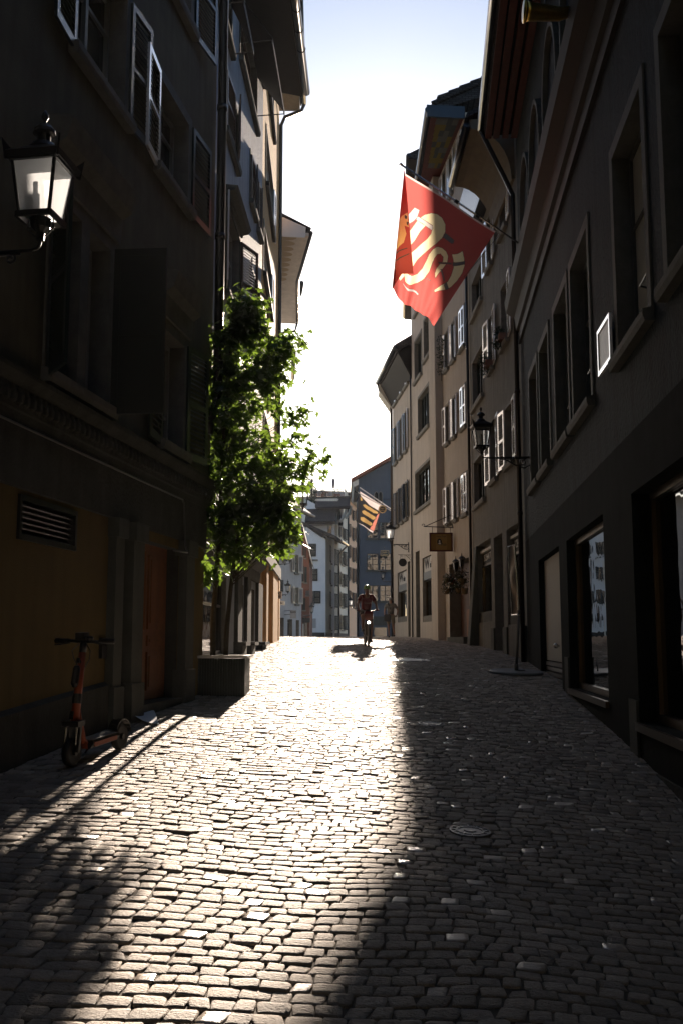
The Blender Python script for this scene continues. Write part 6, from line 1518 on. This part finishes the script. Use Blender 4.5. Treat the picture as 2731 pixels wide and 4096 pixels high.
for a, b, r in ((hdT, hdB, .022), (hdB, bb, .02), (hdT, st, .017), (bb, (0, .22, .93), .017)): mb.tube([a, b], r, 8)
for s_ in (-1, 1): mb.tube([bb, (s_ * .06, .51, .345)], .011, 6); mb.tube([(0, .19, .82), (s_ * .06, .51, .345)], .009, 6)
mb.build('frame', 'black iron', bk, True)
mb = MB()
for s_ in (-1, 1): mb.tube([(s_ * .05, -.435, .72), (s_ * .055, -.5, .5), (s_ * .055, -.54, .345)], .013, 6)
mb.tube([(-.055, -.435, .72), (.055, -.435, .72)], .015, 6); mb.build('fork', 'black iron', bk)
mb = MB(); mb.tube([hdT, (0, -.42, 1.02)], .016, 8); mb.tube([(-.31, -.36, 1.05), (-.2, -.4, 1.05), (0, -.43, 1.02), (.2, -.4, 1.05), (.31, -.36, 1.05)], .013, 8); hb = mb.build('handlebar', 'dull steel', bk, True)
for s_ in (-1, 1): mb = MB(); mb.tube([(s_ * .22, -.394, 1.05), (s_ * .33, -.352, 1.05)], .018, 8); mb.build('grip', 'rubber', hb)
mb = MB(); mb.prism([(-.11, -.5, .78), (.11, -.5, .78), (.12, -.5, .98), (.1, -.5, 1.02), (-.1, -.5, 1.02), (-.12, -.5, .98)], (0, -.13, 0)); bg_ = mb.build('handlebar_bag', mat('bag orange', (.13, .035, .018), .8), bk)
mb = MB(); mb.prism([(-.125, -.49, .96), (.125, -.49, .96), (.11, -.49, 1.035), (-.11, -.49, 1.035)], (0, -.16, 0)); mb.build('flap', 'red shirt', bg_)
mb = MB(); mb.lathe([(.03, .03), (.042, .0), (.04, -.02), (.01, -.03)], (.0, -.64, .7), 12, axis='y'); hl = mb.build('headlamp', 'lit lamp', bk)
mb = MB(); mb.lathe([(.046, .0), (.03, .06), (.01, .07)], (.0, -.64, .7), 12, axis='y'); mb.tube([(0, -.57, .7), (0, -.44, .74)], .012, 6); mb.build('lamp_shell', 'black plastic', hl)
mb = MB(); mb.lathe([(.09, -.006), (.09, .006)], (.055, .03, .29), 20, axis='x'); mb.bar((.08, .03, .29), (.09, .08, .14), .02); mb.bar((-.08, .03, .29), (-.09, -.02, .44), .02); mb.box(.08, .18, .03, .12, .125, .145); mb.box(-.18, -.08, -.07, .02, .43, .45); mb.build('crank', 'dull steel', bk)
mb = MB(); mb.ball((0, .27, .96), .08, .13, .035, 12); mb.build('saddle', 'black plastic', bk, True)
for y_ in (-.54, .51):
    mb = MB(); ar = [(y_ + .37 * math.cos(a), .345 + .37 * math.sin(a)) for a in np.linspace(.2, 2.6, 14)]
    for (a, b), (c, d) in zip(ar[:-1], ar[1:]): mb.bar((0, a, b), (0, c, d), .05, .006)
    mb.build('mudguard', 'black plastic', bk)
cy = empty('person', 'cyclist in a dark red T-shirt and green helmet riding towards the camera', 'person', locb); cy.rotation_euler = rotb
Bn = [(0, .22, 1.0, .11, .095), (0, .14, 1.16, .1, .085), (0, .02, 1.36, .11, .085), (0, -.06, 1.49, .085, .07), (0, -.1, 1.56, .052), (0, -.14, 1.645, .076, .085), (0, -.135, 1.72, .07, .08),
      (-.17, -.02, 1.46, .062), (-.265, -.12, 1.25, .043), (-.27, -.31, 1.09, .03), (.17, -.02, 1.46, .062), (.265, -.12, 1.25, .043), (.27, -.31, 1.09, .03),
      (-.1, .18, .96, .095), (-.13, -.2, .86, .062), (-.12, -.02, .52, .036), (-.12, -.14, .475, .03), (.1, .18, .96, .095), (.13, -.1, .58, .06), (.13, .1, .22, .036), (.13, -.04, .165, .03)]
Be = [(0, 1), (1, 2), (2, 3), (3, 4), (4, 5), (5, 6), (2, 7), (7, 8), (8, 9), (2, 10), (10, 11), (11, 12), (0, 13), (13, 14), (14, 15), (15, 16), (0, 17), (17, 18), (18, 19), (19, 20)]
skin('body', Bn, Be, 'skin', cy, 0, 2, face(-.14, 1.65, -1))
shirt = skin('shirt', [(0, .2, 1.02, .16, .14), (0, .14, 1.17, .16, .14), (0, .02, 1.36, .178, .145), (0, -.05, 1.475, .1, .085), (-.17, -.02, 1.46, .083), (-.235, -.09, 1.31, .07), (.17, -.02, 1.46, .083), (.235, -.09, 1.31, .07)], [(0, 1), (1, 2), (2, 3), (2, 4), (4, 5), (2, 6), (6, 7)], 'red shirt', cy, 0)
text_obj('lettering', 'Google', .075, mat('faded print', (.2, .1, .1), .8), shirt, (0.02, -.15, 1.27), (1, 0, 0), (0, -.35, 1))
skin('shorts', [(0, .22, 1.0, .15, .135), (-.1, .18, .96, .112), (-.125, -.1, .885, .09), (.1, .18, .96, .112), (.125, -.03, .7, .085)], [(0, 1), (1, 2), (0, 3), (3, 4)], 'dark shorts', cy, 0)
for s_ in (-1, 1): hand(cy, (s_ * .27, -.35, 1.085), (0, -1, -.1), s_, 'red shirt')
for (x, y, z) in ((-.12, -.1, .465), (.13, .0, .155)): mb = MB(); mb.ball((x, y, z), .045, .13, .04, 12); mb.build('shoe', 'black shoe', cy, True)
mb = MB()
for j in range(9):
    th = j / 8 * math.pi / 2
    for i in range(20):
        a = 2 * math.pi * i / 20; mb.v.append((.108 * math.cos(a) * math.cos(th), -.14 + .138 * math.sin(a) * math.cos(th), 1.685 + .125 * math.sin(th)))
for j in range(8):
    for i in range(20):
        mb.f.append((j * 20 + i, j * 20 + (i + 1) % 20, (j + 1) * 20 + (i + 1) % 20, (j + 1) * 20 + i)); mb.m.append(1 if (i % 3 == 1 and 1 <= j <= 5) else 0)
mb.build('helmet', ['helmet green', 'black plastic'], cy, True)
mb = MB(); mb.tube([(-.095, -.14, 1.68), (-.07, -.18, 1.58), (0, -.2, 1.555), (.07, -.18, 1.58), (.095, -.14, 1.68)], .006, 5); mb.build('strap', 'black plastic', cy)

Wp = gpos(1562, 2551)
if Wp.y > 46 or Wp.y < 36: Wp = Vector((at(1562, 2551, 42).x, 42, 0)); Wp.z = ground(Wp.x, Wp.y)
wk = empty('person', 'walking man seen from behind in a checked shirt and shorts, black shoulder bag', 'person', (Wp.x, Wp.y, Wp.z + .01))
Bn = [(0, 0, .93, .11, .09), (0, .01, 1.1, .1, .085), (0, .02, 1.31, .11, .085), (0, .03, 1.42, .08, .065), (0, .035, 1.48, .05), (0, .05, 1.58, .076, .085), (0, .05, 1.66, .07, .08),
      (-.18, .02, 1.38, .06), (-.26, -.01, 1.13, .042), (-.24, .1, .9, .03), (.18, .02, 1.38, .06), (.31, -.03, 1.15, .042), (.27, .12, .95, .03),
      (-.09, 0, .9, .09), (-.09, .05, .5, .058), (-.07, .02, .1, .037), (-.07, .16, .045, .03), (.09, 0, .9, .09), (.11, -.02, .5, .058), (.13, -.22, .17, .037), (.13, -.12, .06, .03)]
skin('body', Bn, Be, 'skin', wk, 0, 2, face(.05, 1.585, 1))
def plaid():
    m = mat('checked shirt', (.16, .15, .13), .85, .3); N = m.node_tree.nodes; L = m.node_tree.links
    tc = N.new('ShaderNodeTexCoord'); br = N.new('ShaderNodeTexBrick'); br.offset = 0
    mp = N.new('ShaderNodeMapping'); mp.inputs['Rotation'].default_value = (R(90), 0, 0); L.new(tc.outputs['Object'], mp.inputs['Vector']); L.new(mp.outputs['Vector'], br.inputs['Vector'])
    br.inputs['Scale'].default_value = 9; br.inputs['Brick Width'].default_value = .5; br.inputs['Row Height'].default_value = .5; br.inputs['Mortar Size'].default_value = .09
    br.inputs['Color1'].default_value = (.2, .19, .16, 1); br.inputs['Color2'].default_value = (.17, .16, .13, 1); br.inputs['Mortar'].default_value = (.03, .03, .03, 1)
    L.new(br.outputs['Color'], N['Principled BSDF'].inputs['Base Color']); return m
skin('shirt', [(0, 0, .93, .155, .13), (0, .01, 1.1, .155, .13), (0, .02, 1.31, .172, .135), (0, .03, 1.4, .09, .08), (-.18, .02, 1.38, .083), (-.235, 0, 1.2, .07), (.18, .02, 1.38, .083), (.265, -.01, 1.22, .07)], [(0, 1), (1, 2), (2, 3), (2, 4), (4, 5), (2, 6), (6, 7)], plaid(), wk, 0)
skin('shorts', [(0, 0, .9, .14, .125), (-.09, 0, .86, .108), (-.09, .045, .54, .088), (.09, 0, .86, .108), (.11, -.015, .54, .088)], [(0, 1), (1, 2), (0, 3), (3, 4)], 'khaki', wk, 0)
mb = MB(); mb.ball((0, .04, 1.635), .088, .1, .085, 12); mb.build('hair', 'hair grey', wk, True)
for (x, y, z) in ((-.07, .09, .045), (.13, -.17, .08)): mb = MB(); mb.ball((x, y, z), .045, .13, .045, 12); mb.build('shoe', 'black shoe', wk, True)
hand(wk, (-.24, .13, .87), (0, .3, -1), -1, 'skin', False); hand(wk, (.25, .16, .93), (-.3, .6, -.5), 1, 'skin', False)
sb_ = empty('shoulder_bag', 'black shoulder bag slung across the walking man', 'bag', (Wp.x, Wp.y, Wp.z + .01))
mb = MB(); mb.prism([(-.3, -.17, .68), (-.02, -.2, .66), (.0, -.2, .92), (-.04, -.19, .98), (-.24, -.17, .98), (-.3, -.17, .93)], (0, -.1, 0)); mb.build('body', 'black shoe', sb_)
mb = MB(); mb.strip([(-.05, -.18, .97), (.0, -.16, 1.15), (-.08, -.15, 1.36), (-.13, -.04, 1.48), (-.13, .08, 1.46)], .03, .008, nrm=(0, -1, .3)); mb.build('strap', 'black shoe', sb_)

# ---------------------------------------------------------------- hazy morning air
def haze(density):
    m = bpy.data.materials.new('haze'); m.use_nodes = True; N = m.node_tree.nodes; L = m.node_tree.links
    N.remove(N['Principled BSDF'])
    v = N.new('ShaderNodeVolumePrincipled'); v.inputs['Color'].default_value = (.86, .92, 1, 1); v.inputs['Density'].default_value = density; v.inputs['Anisotropy'].default_value = .1
    L.new(v.outputs[0], N['Material Output'].inputs['Volume'])
    mb = MB(); mb.box(-170, 170, -110, 270, EYE - 5.5, EYE + 28); o = mb.build('haze', m); tag(o, kind='stuff')
haze(.00022)
sc.cycles.volume_bounces = 0

for k in ('red shirt', 'dark shorts', 'skin', 'checked shirt', 'khaki'):
    m = bpy.data.materials[k].node_tree.nodes['Principled BSDF']; m.inputs['Sheen Weight'].default_value = .6; m.inputs['Sheen Roughness'].default_value = .35
